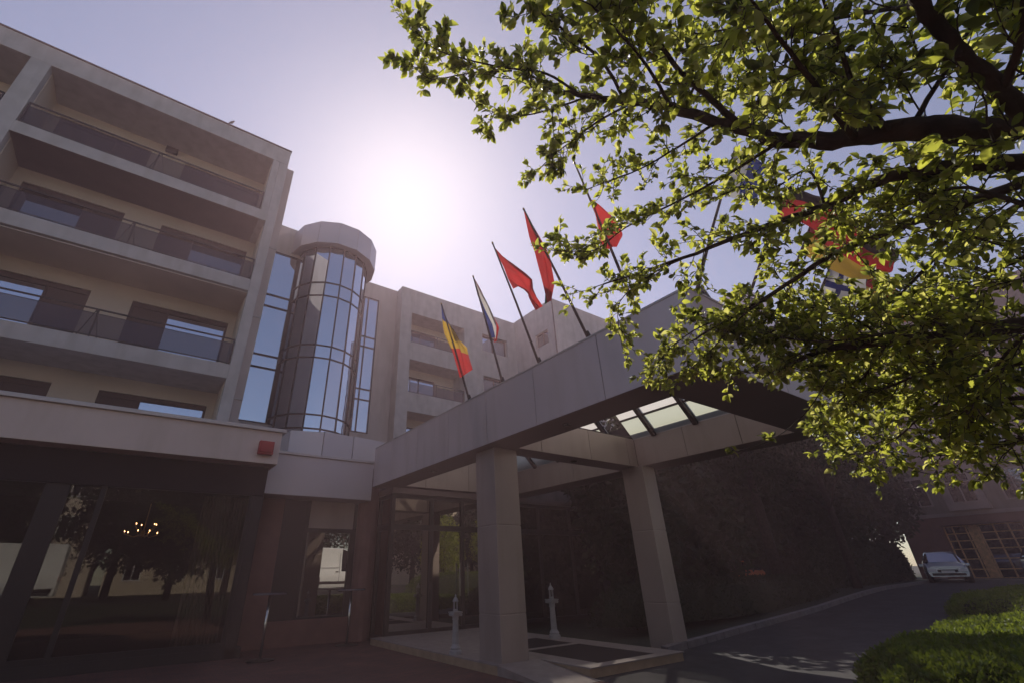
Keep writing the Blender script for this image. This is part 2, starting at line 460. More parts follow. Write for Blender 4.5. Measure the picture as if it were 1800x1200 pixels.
# small joint ledges on the fin
for z in (6.6, 9.65, 12.7):
    W = MB(); W.box(1.54, 1.905, 15.97, 16.0, z, z + 0.05); hb(W, 'ledge', 'concrete_band')
def opening_windows(x0, x1, zf, wins):
    """back wall of a balcony bay with real openings, frames and panes"""
    yb = 16.6
    curtains = []
    ztop = zf + 2.13
    b_ = MB(); zt = zf + 2.61
    xs_ = sorted([q for a, c, *_ in wins for q in (a, c)])
    b_.box(x0, x1, yb, yb + .25, ztop, zt + .03)
    cur = x0
    for a, c, *_ in wins:
        if a > cur: b_.box(cur, a, yb, yb + .25, zf, ztop)
        cur = c
    if cur < x1: b_.box(cur, x1, yb, yb + .25, zf, ztop)
    hb(b_, 'wall', 'cream_wall')
    for a, c, splits in wins:
        f = MB(); t_ = 0.07
        f.box(a, c, yb + .06, yb + .14, ztop - t_ * 2.2, ztop); f.box(a, c, yb + .06, yb + .14, zf, zf + t_)
        for s_ in [a] + splits + [c - t_]: f.box(s_, s_ + t_, yb + .062, yb + .138, zf + t_, ztop - t_ * 2.2)
        fo = hb(f, 'window', 'window_frame')
        g_ = MB(); g_.box(a + t_, c - t_, yb + .10, yb + .11, zf + t_, ztop - t_ * 2.2)
        po = g_.build('pane', 'room_glass'); po.parent = fo
        q = MB(); sp = splits[0]
        q.box(*((sp + t_, c - t_) if c - sp < sp - a else (a + t_, sp)), yb + .085, yb + .098, zf + t_, ztop - t_ * 2.2)
        po = q.build('door_leaf', 'window_frame'); po.parent = fo
floors = [(13.54, 13.11), (10.50, 10.05), (7.34, 6.88), (4.30, 4.0)]
for i, (zf, zb) in enumerate(floors):
    xr_ = 0.97 if i == 0 else 1.21
    if i < 3:
        b_ = MB(); b_.box(-5.83, 1.21, 14.99, 16.9, zb, zf); b_.box(-13.4, -6.33, 14.99, 16.9, zb, zf)
        hb(b_, 'balcony_slab', 'concrete_band', bevel=0.012)
    for bx0, bx1, ws in ((-5.83, xr_, [(-5.55, -2.9, [-3.95]), (-1.83, 0.98 if i else 0.9, [-0.85])]), (-13.4, -6.33, [(-12.8, -10.2, [-11.5]), (-9.4, -6.9, [-8.2])])):
        opening_windows(bx0, bx1, zf, ws)
        b_ = MB(); zc_ = zf + 2.61
        b_.box(bx0, bx1, 15.0 + .002, 16.6, zc_, zc_ + .02) if i else b_.box(bx0, bx1, 15.002, 16.6, 16.152, 16.17)
        if i: pass
        hb(b_, 'ceiling', 'cream_wall')
        for q0 in (bx0, bx1 - .02):
            b_ = MB(); b_.box(q0, q0 + .02, 15.3, 16.6, zf, zf + 2.6); hb(b_, 'side_wall', 'cream_wall')
    if i < 3:
        for bx0, bx1 in ((-5.8, xr_ - .02), (-13.35, -6.36)):
            r = MB(); zt = zf + 0.88
            r.box(bx0, bx1, 15.03, 15.08, zt - .035, zt); r.box(bx0, bx1, 15.04, 15.07, zf + .05, zf + .08)
            nn = 3
            for k in range(nn):
                x = bx0 + (bx1 - bx0) * (k / (nn - 1)); x = min(max(x, bx0 + .02), bx1 - .02)
                r.box(x - .02, x + .02, 15.035, 15.075, zf, zt - .035)
            xm = -2.35 if bx0 > -6 else -9.8
            r.tube([(xm - .22, 15.055, zf + .02), (xm, 15.055, zt - .04)], .014, 6); r.tube([(xm + .22, 15.055, zf + .02), (xm, 15.055, zt - .04)], .014, 6)
            ro = hb(r, 'railing', 'dark_frame')
            g_ = MB(); g_.box(bx0 + .03, bx1 - .03, 15.052, 15.060, zf + .08, zt - .16)
            po = g_.build('glass_panel', 'railing_glass'); po.parent = ro
            g_ = MB(); g_.box(bx0 + .03, bx1 - .03, 15.045, 15.067, zt - .16, zt - .145)
            po = g_.build('glass_clamp', 'dark_frame'); po.parent = ro
b_ = MB(); b_.box(-2.54, -2.15, 16.42, 16.6, 15.86, 16.08)
hb(b_, 'wall_lamp', 'dark_frame', bevel=0.03)
# terrace parapet fascia over the restaurant
b_ = MB(); b_.box(-16, 2.38, 11.5, 11.9, 3.76, 4.50); b_.box(-16, 2.38, 11.9, 12.3, 3.76, 4.0)
hb(b_, 'fascia', 'fascia_paint', bevel=0.008)
b_ = MB(); b_.box(-16.02, 2.46, 11.44, 12.0, 4.50, 4.585)
hb(b_, 'coping', 'cap_metal', bevel=0.01)
b_ = MB(); b_.box(-16, 2.28, 12.32, 20, 3.9, 4.0); b_.box(2.05, 2.38, 11.9, 15.2, 4.0, 4.5)
hb(b_, 'terrace_floor', 'concrete_band')
b_ = MB(); b_.box(-16, 2.30, 11.95, 12.0, 3.12, 3.756)
hb(b_, 'awning_box', 'black_awning')
# restaurant front
b_ = MB()
for x in (-6.5, -3.6, -0.72, 2.02): b_.box(x, x + .09, 12.02, 12.10, 0.28, 3.12)
b_.box(2.11, 2.30, 12.0, 12.28, 0, 3.75)
b_.box(-16, 2.11, 12.02, 12.10, 0.18, 0.28); b_.box(-16, 2.11, 12.02, 12.1, 3.12, 3.3)
b_.box(-1.58, -1.20, 12.02, 12.09, .28, 3.12)
fo = hb(b_, 'shopfront', 'dark_frame')
g_ = MB()
for x0, x1 in ((-16, -6.5), (-6.41, -3.6), (-3.51, -0.72), (-0.63, 2.02)): g_.box(x0, x1, 12.05, 12.062, .28, 3.12)
po = g_.build('pane', 'restaurant_glass'); po.parent = fo
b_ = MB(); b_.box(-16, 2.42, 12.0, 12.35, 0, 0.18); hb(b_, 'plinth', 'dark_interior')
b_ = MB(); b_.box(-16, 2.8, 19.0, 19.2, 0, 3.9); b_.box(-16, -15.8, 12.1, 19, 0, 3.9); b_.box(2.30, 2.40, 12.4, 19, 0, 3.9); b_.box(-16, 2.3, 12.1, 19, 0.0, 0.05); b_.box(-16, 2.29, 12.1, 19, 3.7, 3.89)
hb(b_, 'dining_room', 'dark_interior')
b_ = MB()
n = 60
for k in range(n):
    x0, x1 = 1.15 + .85 * k / n, 1.15 + .85 * (k + 1) / n
    y0, y1 = 12.4 + .05 * math.sin(k * 1.3), 12.4 + .05 * math.sin((k + 1) * 1.3)
    b_.face([(x0, y0, .1), (x1, y1, .1), (x1, y1, 3.1), (x0, y0, 3.1)])
hb(b_, 'curtain', 'curtain')

# link block with fascia
b_ = MB(); b_.box(2.30, 5.09, 12.3, 13.1, 3.23, 4.20); b_.box(2.3, 5.09, 13.1, 17, 3.9, 4.2)
hb(b_, 'fascia', 'metal_panel_b', bevel=0.008)
b_ = MB(); b_.box(2.3, 5.09, 12.25, 12.6, 4.20, 4.265); hb(b_, 'coping', 'cap_metal', bevel=0.006)
b_ = MB(); b_.box(2.42, 3.05, 13.0, 13.2, 0, 3.23); b_.box(3.05, 5.6, 12.98, 13.2, 0, 0.53)
hb(b_, 'wall', 'red_plaster')
b_ = MB(); b_.box(3.72, 4.92, 13.0, 13.1, 2.56, 3.24); b_.box(3.72, 4.92, 13.1, 13.2, 2.56, 3.24); hb(b_, 'wall', 'column_panel')
b_ = MB()
b_.box(3.05, 3.15, 12.99, 13.08, .53, 3.24); b_.box(3.63, 3.72, 12.99, 13.08, .53, 3.24); b_.box(4.86, 5.0, 12.99, 13.08, .53, 2.56); b_.box(3.72, 4.86, 12.99, 13.08, 2.46, 2.56)
b_.box(3.15, 3.63, 13.0, 13.06, .53, 3.24); b_.box(3.72, 4.86, 12.99, 13.08, .53, .58)
fo = hb(b_, 'window', 'dark_frame')
g_ = MB(); g_.box(3.72, 4.86, 13.03, 13.04, .58, 2.46)
po = g_.build('pane', 'shop_glass'); po.parent = fo
b_ = MB(); b_.prism([(5.0 + .28 * math.cos(a * math.pi / 8) + .3, 12.95 + .28 * math.sin(a * math.pi / 8)) for a in range(16)], 0, 3.9)
hb(b_, 'pillar', 'red_plaster', smooth=False)
# ring parapet at the stair tower foot
ring = [(2.75, 15.2), (3.02, 13.6), (3.9, 13.3), (4.85, 13.45), (6.6, 13.75), (9.8, 14.5), (9.8, 15.2)]
b_ = MB()
for i, (p, q) in enumerate(zip(ring, ring[1:])):
    p, q = Vector(p), Vector(q); d = (q - p).normalized(); p2, q2 = p + d * .012, q - d * .012; nrm = Vector((d.y, -d.x)) * -.15
    b_.prism([p2, q2, q2 + nrm, p2 + nrm], 3.9, 5.16 + .02 * i)
hb(b_, 'ring_wall', 'metal_panel_b')

# stair tower
TX, TY, TR, TCR = 5.13, 19.85, 1.68, 2.10
dT = math.hypot(TX, TY)
def tz(slope, R): return EYE + slope * (dT - R)
NF = 16
def poly(R, off=0.0): return [(TX + R * math.cos(2 * math.pi * (k + off) / NF), TY + R * math.sin(2 * math.pi * (k + off) / NF)) for k in range(NF)]
b_ = MB(); z0c, z1c = tz(.765, TCR), tz(.833, TCR)
pc = [(TX + TCR * math.cos(2 * math.pi * k / 14), TY + TCR * math.sin(2 * math.pi * k / 14)) for k in range(14)]
for i in range(14):
    p, q = Vector(pc[i]), Vector(pc[(i + 1) % 14]); d = (q - p).normalized() * .01; c0 = Vector((TX, TY))
    b_.prism([p + d, q - d, c0 + (q - c0) * .9, c0 + (p - c0) * .9], z0c, z1c)
b_.prism([tuple(Vector((TX, TY)) + (Vector(p) - Vector((TX, TY))) * .985) for p in pc], z0c + .02, z1c - .03)
hb(b_, 'tower_cap', 'metal_panel_b')
bars = sorted([tz(s_, TR) for s_ in (.604, .641, .441, .472, .279, .309)])
bars = [4.6] + bars + [z0c + .02]
pg = poly(TR)
gl = MB(); fr = MB()
c0 = Vector((TX, TY))
for i in range(NF):
    p, q = Vector(pg[i]), Vector(pg[(i + 1) % NF])
    if q.y > TY + 1.2 and p.y > TY + 1.2: continue
    gl.face([(p.x, p.y, 4.6), (q.x, q.y, 4.6), (q.x, q.y, z0c + .05), (p.x, p.y, z0c + .05)])
    u = (p - c0).normalized(); sd = Vector((-u.y, u.x)) * .03
    fr.prism([p - sd + u * .03, p - sd - u * .05, p + sd - u * .05, p + sd + u * .03], 4.6, z0c + .03)
    for z in bars:
        o1 = (p - c0).normalized() * .025; o2 = (q - c0).normalized() * .025
        fr.prism([p + o1, q + o2, q - o2, p - o1], z - .03, z + .03)
hb(gl, 'tower_glazing', 'tower_glass')
hb(fr, 'tower_mullions', 'dark_frame')
# slim glazed walls either side of the tower
def slim(x0, x1, y, z0, z1, slopes, verts=()):
    f = MB()
    f.box(x0, x1, y - .05, y + .05, z0, z0 + .07); f.box(x0, x1, y - .05, y + .05, z1 - .07, z1)
    for v in [x0, x1 - .06] + list(verts): f.box(v, v + .06, y - .055, y + .055, z0, z1)
    for z in slopes: f.box(x0, x1, y - .052, y + .05, z - .035, z + .035)
    fo = hb(f, 'window', 'dark_frame')
    g_ = MB(); g_.box(x0 + .02, x1 - .02, y - .01, y + .01, z0 + .02, z1 - .02)
    po = g_.build('pane', 'tower_glass'); po.parent = fo
yl = 19.86
slim(1.92, 3.42, yl, 7.0, 15.33, [at(468, 516.7, 1, yl).z, at(461.7, 536, 1, yl).z, at(445, 620, 1, yl).z, at(440, 641.7, 1, yl).z])
b_ = MB(); b_.box(1.9, 3.9, yl + .1, yl + .4, 4, 16.95); b_.box(1.9, 3.9, yl - .06, yl + .1, 15.33, 16.95); b_.box(1.9, 3.6, yl - .1, yl + .1, 6.7, 7.0)
hb(b_, 'wall', 'render_wall')
yr = 22.2
slim(7.75, 8.68, yr, 7.9, 15.9, [at(640, 591.7, 1, yr).z, at(636.7, 608.3, 1, yr).z, at(628, 681.7, 1, yr).z, at(625, 700, 1, yr).z], [8.0])
b_ = MB(); b_.box(6.2, 7.7, yr - .06, yr + .3, 4, 16.95); b_.box(7.7, 8.68, yr + .1, yr + .4, 4, 16.95); b_.box(7.7, 8.68, yr - .06, yr + .1, 15.9, 16.95); b_.box(8.68, 9.86, yr - .06, yr + .4, 4, 16.95); b_.box(7.7, 8.68, yr - .06, yr + .1, 4, 7.9)
hb(b_, 'wall', 'render_wall')
b_ = MB(); b_.box(7.52, 7.66, yr - .3, yr - .06, 5, 15.9); hb(b_, 'downpipe', 'white_paint')

# middle wing
y2 = 21.45
b_ = MB()
b_.box(9.80, 10.52, y2, y2 + 3, 4, 16.95)
b_.box(10.52, 14.25, y2, y2 + 3, 15.31, 16.95)
b_.box(14.25, 15.65, y2, y2 + 3, 4, 16.95)
b_.box(17.70, 18.52, y2, y2 + 3, 4, 16.95)
levels = [(13.40, 12.30), (10.35, 9.25), (7.30, 6.2), (4.3, 4.0)]
for zt, zb in levels: b_.box(10.52, 14.25, y2, y2 + 3, zb, zt)
prev = 16.95
for zt, zb in ((15.36, 14.15), (12.42, 11.2), (9.4, 8.2), (6.3, 5.1)):
    b_.box(15.65, 17.70, y2, y2 + .5, zt, prev); prev = zb
b_.box(15.65, 17.70, y2, y2 + .5, 4, prev)
b_.box(9.8, 18.52, y2 + 3, y2 + 3.2, 4, 16.9)
hb(b_, 'wall', 'concrete_band', bevel=0.012)
b_ = MB(); b_.box(9.82, 9.86, y2 + .02, 22.14, 4, 16.9); hb(b_, 'wall', 'render_wall')
for zt, zb in levels[:3]:
    top = zt + 1.95
    b_ = MB(); b_.box(10.52, 14.25, y2 + 1.3, y2 + 1.5, zt + 2.1 - .6, top + .0); b_.box(12.9, 14.25, y2 + 1.302, y2 + 1.5, zt, zt + 1.5); b_.box(10.52, 10.8, y2 + 1.302, y2 + 1.5, zt, zt + 1.5)
    hb(b_, 'wall', 'cream_wall')
    f = MB(); f.box(10.8, 12.9, y2 + 1.36, y2 + 1.42, zt, zt + .06); f.box(10.8, 12.9, y2 + 1.36, y2 + 1.42, zt + 1.42, zt + 1.5)
    for x in (10.8, 11.8, 12.84): f.box(x, x + .06, y2 + 1.355, y2 + 1.425, zt, zt + 1.5)
    fo = hb(f, 'window', 'window_frame')
    g_ = MB(); g_.box(10.86, 12.84, y2 + 1.385, y2 + 1.395, zt + .06, zt + 1.42); po = g_.build('pane', 'room_glass'); po.parent = fo
    r = MB(); r.box(10.55, 14.22, y2 + .05, y2 + .09, zt + .74, zt + .78); r.box(10.55, 14.22, y2 + .055, y2 + .085, zt + .03, zt + .06)
    for x in (10.6, 12.3, 14.15): r.box(x, x + .04, y2 + .05, y2 + .09, zt, zt + .74)
    ro = hb(r, 'railing', 'dark_frame')
    g_ = MB(); g_.box(10.6, 14.18, y2 + .068, y2 + .074, zt + .06, zt + .62); po = g_.build('glass_panel', 'railing_glass'); po.parent = ro
for zt, zb in ((15.36, 14.15), (12.42, 11.2), (9.4, 8.2), (6.3, 5.1)):
    f = MB()
    f.box(15.65, 17.7, y2 + .24, y2 + .32, zb, zb + .06); f.box(15.65, 17.7, y2 + .24, y2 + .32, zt - .06, zt)
    for x in (15.65, 16.6, 17.64): f.box(x, x + .06, y2 + .238, y2 + .322, zb, zt)
    fo = hb(f, 'window', 'window_frame')
    g_ = MB(); g_.box(15.71, 17.64, y2 + .275, y2 + .285, zb + .06, zt - .06); po = g_.build('pane', 'room_glass'); po.parent = fo
# projecting wing, its side face and front
b_ = MB()
b_.box(18.5, 18.75, 17.7, 18.32, 4, 17.05); b_.box(18.5, 18.75, 19.5, y2 + 2, 4, 17.05)
b_.box(18.5, 18.75, 18.32, 19.5, 15.1, 17.05); b_.box(18.5, 18.75, 18.32, 19.5, 12.1, 14.15); b_.box(18.5, 18.75, 18.32, 19.5, 9, 11.1); b_.box(18.5, 18.75, 18.32, 19.5, 4, 8.0)
b_.box(18.75, 40, 17.7, 18.2, 4, 17.05); b_.box(18.75, 40, 18.2, 24, 16.8, 17.0)
hb(b_, 'wall', 'concrete_band')
for zb in (14.15, 11.1, 8.0):
    f = MB(); f.box(18.66, 18.72, 18.32, 19.5, zb, zb + .06); f.box(18.66, 18.72, 18.32, 19.5, zb + .9, zb + .95); f.box(18.655, 18.725, 18.88, 18.94, zb + .06, zb + .9)
    fo = hb(f, 'window', 'window_frame')
    g_ = MB(); g_.box(18.685, 18.695, 18.32, 19.5, zb + .06, zb + .9); po = g_.build('pane', 'far_glass'); po.parent = fo
b_ = MB(); b_.box(18.42, 18.47, 17.62, 17.68, 4, 17.0); hb(b_, 'downpipe', 'dark_frame')
# lobby block behind the glass entrance
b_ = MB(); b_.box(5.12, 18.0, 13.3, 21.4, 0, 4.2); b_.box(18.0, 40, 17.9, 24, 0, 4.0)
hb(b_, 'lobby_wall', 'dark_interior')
b_ = MB(); b_.box(5.12, 18.05, 13.15, 13.3, 3.3, 4.25); hb(b_, 'lobby_fascia', 'far_wall')
# glazed entrance lobby (vestibule)
VY = 12.0
f = MB()
posts = [5.55, 6.74, 7.76, 9.2, 10.7, 12.1, 13.5]
for x in posts: f.box(x, x + .10, VY - .06, VY + .06, .13, 3.34)
XV0, XV1 = posts[0], posts[-1] + .10
f.box(XV0, XV1, VY - .055, VY + .055, 2.50, 2.64); f.box(XV0, XV1, VY - .056, VY + .056, 3.30, 3.40); f.box(XV0, XV1, VY - .055, VY + .055, .12, .22)
for x in (XV0, XV1 - .09):
    f.box(x, x + .08, 12.7, 12.78, .13, 3.34); f.box(x + .002, x + .078, VY + .06, 13.3, 2.50, 2.64); f.box(x + .002, x + .078, VY + .06, 13.3, 3.30, 3.40)
vo = hb(f, 'entrance_doors', 'dark_frame')
g_ = MB()
for a, c in zip(posts, posts[1:]):
    g_.box(a + .10, c, VY - .006, VY + .006, .22, 2.50); g_.box(a + .10, c, VY - .006, VY + .006, 2.64, 3.30)
g_.box(XV0 + .04, XV0 + .05, VY + .06, 13.28, .13, 3.30); g_.box(XV1 - .05, XV1 - .04, VY + .06, 13.28, .13, 3.30)
po = g_.build('pane', 'shop_glass'); po.parent = vo
g_ = MB()
for x in (7.68, 7.94): g_.tube([(x, VY - .1, .9), (x, VY - .1, 1.7)], .015, 8)
po = g_.build('handle', 'steel'); po.parent = vo
b_ = MB(); b_.box(5.5, 13.7, VY - .15, 13.14, 3.40, 3.55); hb(b_, 'vestibule_roof', 'soffit_panel')
tag(H, 'large hotel with balconied wings, a glazed round stair tower and a dark glass entrance', 'building')
# parts hung on sub-parents built in world space: shift them under their moved parent
bpy.context.view_layer.update()

# alarm box
b_ = MB(); b_.box(1.90, 2.22, 11.36, 11.50, 3.94, 4.24); b_.box(1.93, 2.19, 11.33, 11.362, 3.98, 4.2)
tag(b_.build('alarm_box', 'alarm_red', bevel=0.012), 'red alarm box at the end of the fascia over the restaurant', 'alarm')
# chandelier
ch = empty('chandelier', (0.22, 15.0, 2.48)); ch.scale = (.62, .62, .62)
b_ = MB(); b_.lathe([(.02, 1.15), (.02, .15), (.07, .1), (.09, 0), (.05, -.1), (.01, -.14)], n=12)
bulbs = []
for k in range(10):
    a = 2 * math.pi * k / 10; R = 0.62 if k % 3 else .38; z = 0.0 if k % 3 else .28
    b_.tube([(0, 0, 0), (R * .5 * math.cos(a), R * .5 * math.sin(a), -.12 + z * .5), (R * math.cos(a), R * math.sin(a), z - .02)], .012, 6)
    b_.lathe([(.03, 0), (.03, .01), (.012, .012), (.012, .06)], (R * math.cos(a), R * math.sin(a), z - .02), 8)
    bulbs.append((R * math.cos(a), R * math.sin(a), z + .05))
b_.build('frame', 'brass', ch)
for p in bulbs:
    q = MB(); q.lathe([(.004, 0), (.014, .012), (.016, .025), (.010, .045), (.002, .06)], p, 8)
    q.build('bulb', 'bulb', ch, smooth=True)
tag(ch, 'lit brass chandelier of small warm bulbs hanging inside the dark restaurant', 'chandelier')

# ------------------------------------------------------------------ entrance canopy
CN = empty('entrance_canopy', (5.3, 7, 0))
def cn(b_, name, mats, parent=CN, **k):
    return local(b_, CN).build(name, mats, parent, **k)
ZB, ZT = 3.58, 4.62
X0, X1, X2, X3 = 5.11, 5.83, 9.50, 10.25
Y0, Y1, Y2, Y3 = 2.50, 3.45, 6.90, 7.42
jl = [Y0] + [at(u, v, 0, X0).y for u, v in ((1058, 660), (940, 700), (855, 740), (787.7, 775), (732.7, 800), (687.6, 820))] + [12.33]
jl = sorted(jl)
core = MB(); core.box(X0 + .012, X1 - .01, Y0 + .012, 12.3, ZB + .01, ZT - .03); core.box(X2 + .01, X3 - .012, Y0 + .012, 12.3, ZB + .01, ZT - .03)
core.box(X1 - .01, X2 + .01, Y0 + .012, Y1 - .01, ZB + .01, ZT - .03); core.box(X1 - .01, X2 + .01, Y2 + .01, Y3 - .01, ZB + .01, ZT - .35); core.box(X1 - .01, X2 + .01, 11.75, 12.3, ZB + .01, ZT - .1)
cn(core, 'beam_core', 'joint')
b_ = MB()
for a, c in zip(jl, jl[1:]):
    b_.box(X0 + .002 * rnd.random(), X0 + .011, a + .006, c - .006, ZB + .006, ZT, rnd.randrange(3))
    b_.box(X3 - .011, X3, a + .006, c - .006, ZB + .006, ZT)
nx = 5
for k in range(nx):
    a, c = X0 + (X3 - X0) * k / nx, X0 + (X3 - X0) * (k + 1) / nx
    b_.box(a + .006, c - .006, Y0, Y0 + .011, ZB + .006, ZT)
cn(b_, 'beam_cladding', ['metal_panel', 'metal_panel_light', 'metal_panel_dull'])
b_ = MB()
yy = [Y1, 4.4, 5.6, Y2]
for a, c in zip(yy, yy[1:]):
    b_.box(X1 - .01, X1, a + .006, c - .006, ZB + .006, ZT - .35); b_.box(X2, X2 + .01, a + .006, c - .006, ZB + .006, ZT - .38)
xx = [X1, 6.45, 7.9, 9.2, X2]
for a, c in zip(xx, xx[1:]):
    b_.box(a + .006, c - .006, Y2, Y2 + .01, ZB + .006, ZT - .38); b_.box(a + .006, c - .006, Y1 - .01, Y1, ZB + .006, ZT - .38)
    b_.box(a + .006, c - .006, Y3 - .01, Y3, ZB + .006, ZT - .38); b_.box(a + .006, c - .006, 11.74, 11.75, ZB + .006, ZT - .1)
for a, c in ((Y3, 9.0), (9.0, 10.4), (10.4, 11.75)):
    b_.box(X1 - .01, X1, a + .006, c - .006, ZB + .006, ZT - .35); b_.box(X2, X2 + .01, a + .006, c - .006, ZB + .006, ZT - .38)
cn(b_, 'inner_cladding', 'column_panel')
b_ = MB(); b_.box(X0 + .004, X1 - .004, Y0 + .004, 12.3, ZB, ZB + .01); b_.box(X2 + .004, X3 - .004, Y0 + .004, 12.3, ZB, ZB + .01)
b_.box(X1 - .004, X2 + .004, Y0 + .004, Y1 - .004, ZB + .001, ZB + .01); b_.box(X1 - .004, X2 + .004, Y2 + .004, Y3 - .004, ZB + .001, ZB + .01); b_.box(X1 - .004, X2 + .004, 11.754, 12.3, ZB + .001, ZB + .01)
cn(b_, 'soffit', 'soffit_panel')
b_ = MB(); b_.box(X0 - .01, X0 + .25, Y0 - .01, 12.3, ZT, ZT + .03); b_.box(X3 - .25, X3 + .01, Y0 - .01, 12.3, ZT, ZT + .03); b_.box(X0 + .25, X3 - .25, Y0 - .01, Y0 + .25, ZT, ZT + .03)
cn(b_, 'coping', 'cap_metal')
# glazed lanterns over the two bays
def lantern(ya, yb, ys_):
    xr2, xl2, zb, zt = 9.5, 5.83, 4.235, 6.10; xm = (xr2 + xl2) / 2
    g_ = MB(); x9 = 9.1; z9 = zb + (zt - zb) * (xr2 - x9) / (xr2 - xm)
    g_.face([(xr2, ya, zb), (xr2, yb, zb), (x9, yb, z9), (x9, ya, z9)]); g_.face([(x9, ya, z9), (x9, yb, z9), (xm, yb, zt), (xm, ya, zt)], 1); g_.face([(xl2, ya, zb), (xm, ya, zt), (xm, yb, zt), (xl2, yb, zb)], 1)
    cn(g_, 'lantern_glass', ['frosted_glass', 'sky_white_glass'])
    f = MB()
    for y in ys_:
        f.tube([(xr2, y, zb - .02), (xm, y, zt - .02)], .075, 4); f.tube([(xl2, y, zb - .02), (xm, y, zt - .02)], .075, 4)
    for x in (9.1, 8.3, xm, 7.0, 6.3):
        z = zb + (zt - zb) * (1 - abs(x - xm) / (xr2 - xm)); f.tube([(x, ya, z - .02), (x, yb, z - .02)], .03, 4)
    cn(f, 'rafters', 'dark_frame')
    for q0 in (xr2 - .01, xl2 - .05):
        f = MB(); f.box(q0, q0 + .06, ya, yb, zb - .01, zb + .012); cn(f, 'gutter', 'cap_metal')
lantern(Y1, Y2, [Y1 + .07, 4.18, 5.24, 6.30])
lantern(Y3, 11.75, [7.5, 8.5, 9.5, 10.5, 11.6])
# columns
def column(x0, x1, y0, y1, zb):
    c = MB(); zs = [zb, 0.80, 2.19, ZB]
    for a, d in zip(zs, zs[1:]):
        c.prism([(x0, y0 + .0), (x1, y0), (x1, y1), (x0, y1)], a + .006, d - .006)
    c.box(x0 + .01, x1 - .01, y0 + .01, y1 - .01, zb, ZB)
    cn(c, 'column', 'column_panel', bevel=0.01)
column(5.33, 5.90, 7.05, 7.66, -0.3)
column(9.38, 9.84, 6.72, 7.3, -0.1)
for x, y in ((5.47, 9.6), (7.6, 7.15), (9.85, 4.6), (5.47, 5.2)):
    b_ = MB(); b_.lathe([(.06, 0), (.07, .0), (.07, .012), (.05, .02)], (x, y, ZB - .021), 16); cn(b_, 'downlight', 'steel')
tag(CN, 'grey panelled entrance canopy on two square columns with glazed roof lanterns', 'canopy')

# ------------------------------------------------------------------ flagpoles
def flagpole(base, tip, colours, along, A, B, plane, amp, label, kind_t=True, nseg=22, ns=12, bend=0.0, seed=0):
    base, tip = Vector(base), Vector(tip)
    root = empty('flagpole', base)
    d = tip - base
    p = MB(); p.tube([(0, 0, -.08), d * .5, d], [.024, .020, .014], 10); p.build('pole', 'pole_paint', root, smooth=True)
    p = MB(); p.tube([d, d + d.normalized() * .035], [.022, .010], 10); p.build('finial', 'brass', root)
    p = MB(); p.tube([(0, 0, -.02), d.normalized() * .14], [.05, .034], 10); p.build('socket', 'dark_frame', root)
    ax, val = plane
    def pl(P, t):
        P = [at(u, v, ax, val) for u, v in P]
        L = [0]
        for a, c in zip(P, P[1:]): L.append(L[-1] + (c - a).length)
        s_ = t * L[-1]
        for i in range(len(P) - 1):
            if s_ <= L[i + 1] + 1e-9:
                k = (s_ - L[i]) / max(1e-9, L[i + 1] - L[i]); return P[i].lerp(P[i + 1], k)
        return P[-1]
    me = MB(); R = random.Random(seed)
    ph = R.random() * 6
    idx = {}
    for i in range(nseg + 1):
        t = i / nseg
        a, c = pl(A, t), pl(B, t)
        for j in range(ns + 1):
            s_ = j / ns
            q = a.lerp(c, s_)
            off = amp * (math.sin(s_ * 7.5 + ph + t * 2.2) + .5 * math.sin(s_ * 15 + ph * 2 - t * 4)) * min(1, t * 3 + .15)
            q[ax] += off
            idx[i, j] = len(me.v); me.v.append(tuple(q - base))
    keys = []
    for i in range(nseg):
        for j in range(ns):
            me.f.append((idx[i, j], idx[i + 1, j], idx[i + 1, j + 1], idx[i, j + 1]))
            x_, y_ = ((i + .5) / nseg, (j + .5) / ns)
            c = colours(x_, y_)
            if c not in keys: keys.append(c)
            me.m.append(keys.index(c))
    me.build('flag', ['cloth_' + k for k in keys], root, smooth=True)
    tag(root, label, 'flagpole', 'flagpoles along the canopy edge')
    return root
def bt(*c): return lambda t, s: c[min(len(c) - 1, int(t * len(c)))]
def bs(*c): return lambda t, s: c[min(len(c) - 1, int(s * len(c)))]
def pole_left(b_, t_, *a, **k):
    B = at(*b_, 0, 5.2); T = at(*t_, 1, B.y)
    return flagpole((5.2, B.y, ZT + .03), T, *a, plane=(1, B.y), **k)
pole_left((827, 700), (776, 535), bt('blue', 'yellow', 'yellow', 'red', 'red'), 0, [(776, 537), (783, 585), (796, 617), (808, 664)], [(800, 598), (810, 598), (822, 610), (829, 650)], amp=.05, seed=1,
          label='leftmost flagpole with a limp blue, yellow and red flag above the canopy')
pole_left((885, 665), (832, 487), bs('blue', 'white', 'red'), 0, [(832, 489), (848, 540), (858, 566), (866, 592)], [(833, 489), (862, 541), (878, 575), (873, 600)], amp=.05, seed=2,
          label='flagpole with a furled white, blue and red flag, second from the left')
pole_left((950, 635), (866, 428), bs('red'), 0, [(866, 430), (931, 488), (932, 506), (951, 541)], [(902, 508), (911, 504), (925, 512), (944, 543)], amp=.06, seed=3,
          label='flagpole with a plain red flag blown into a point over the canopy')
pole_left((1037, 593), (921, 369), bs('red', 'green', 'red'), 0, [(921, 370), (944, 440), (952, 490), (958, 534)], [(922, 370), (964, 452), (973, 500), (967, 530)], amp=.05, seed=4,
          label='flagpole leaning left with a narrow drooping red and green flag')
pole_left((1122, 548), (1010, 287), bs('red'), 0, [(1038, 352), (1043, 390), (1050, 425), (1060, 440)], [(1040, 352), (1072, 380), (1096, 415), (1085, 435)], amp=.05, seed=5,
          label='flagpole with a small bright red flag half hidden behind the leaves')
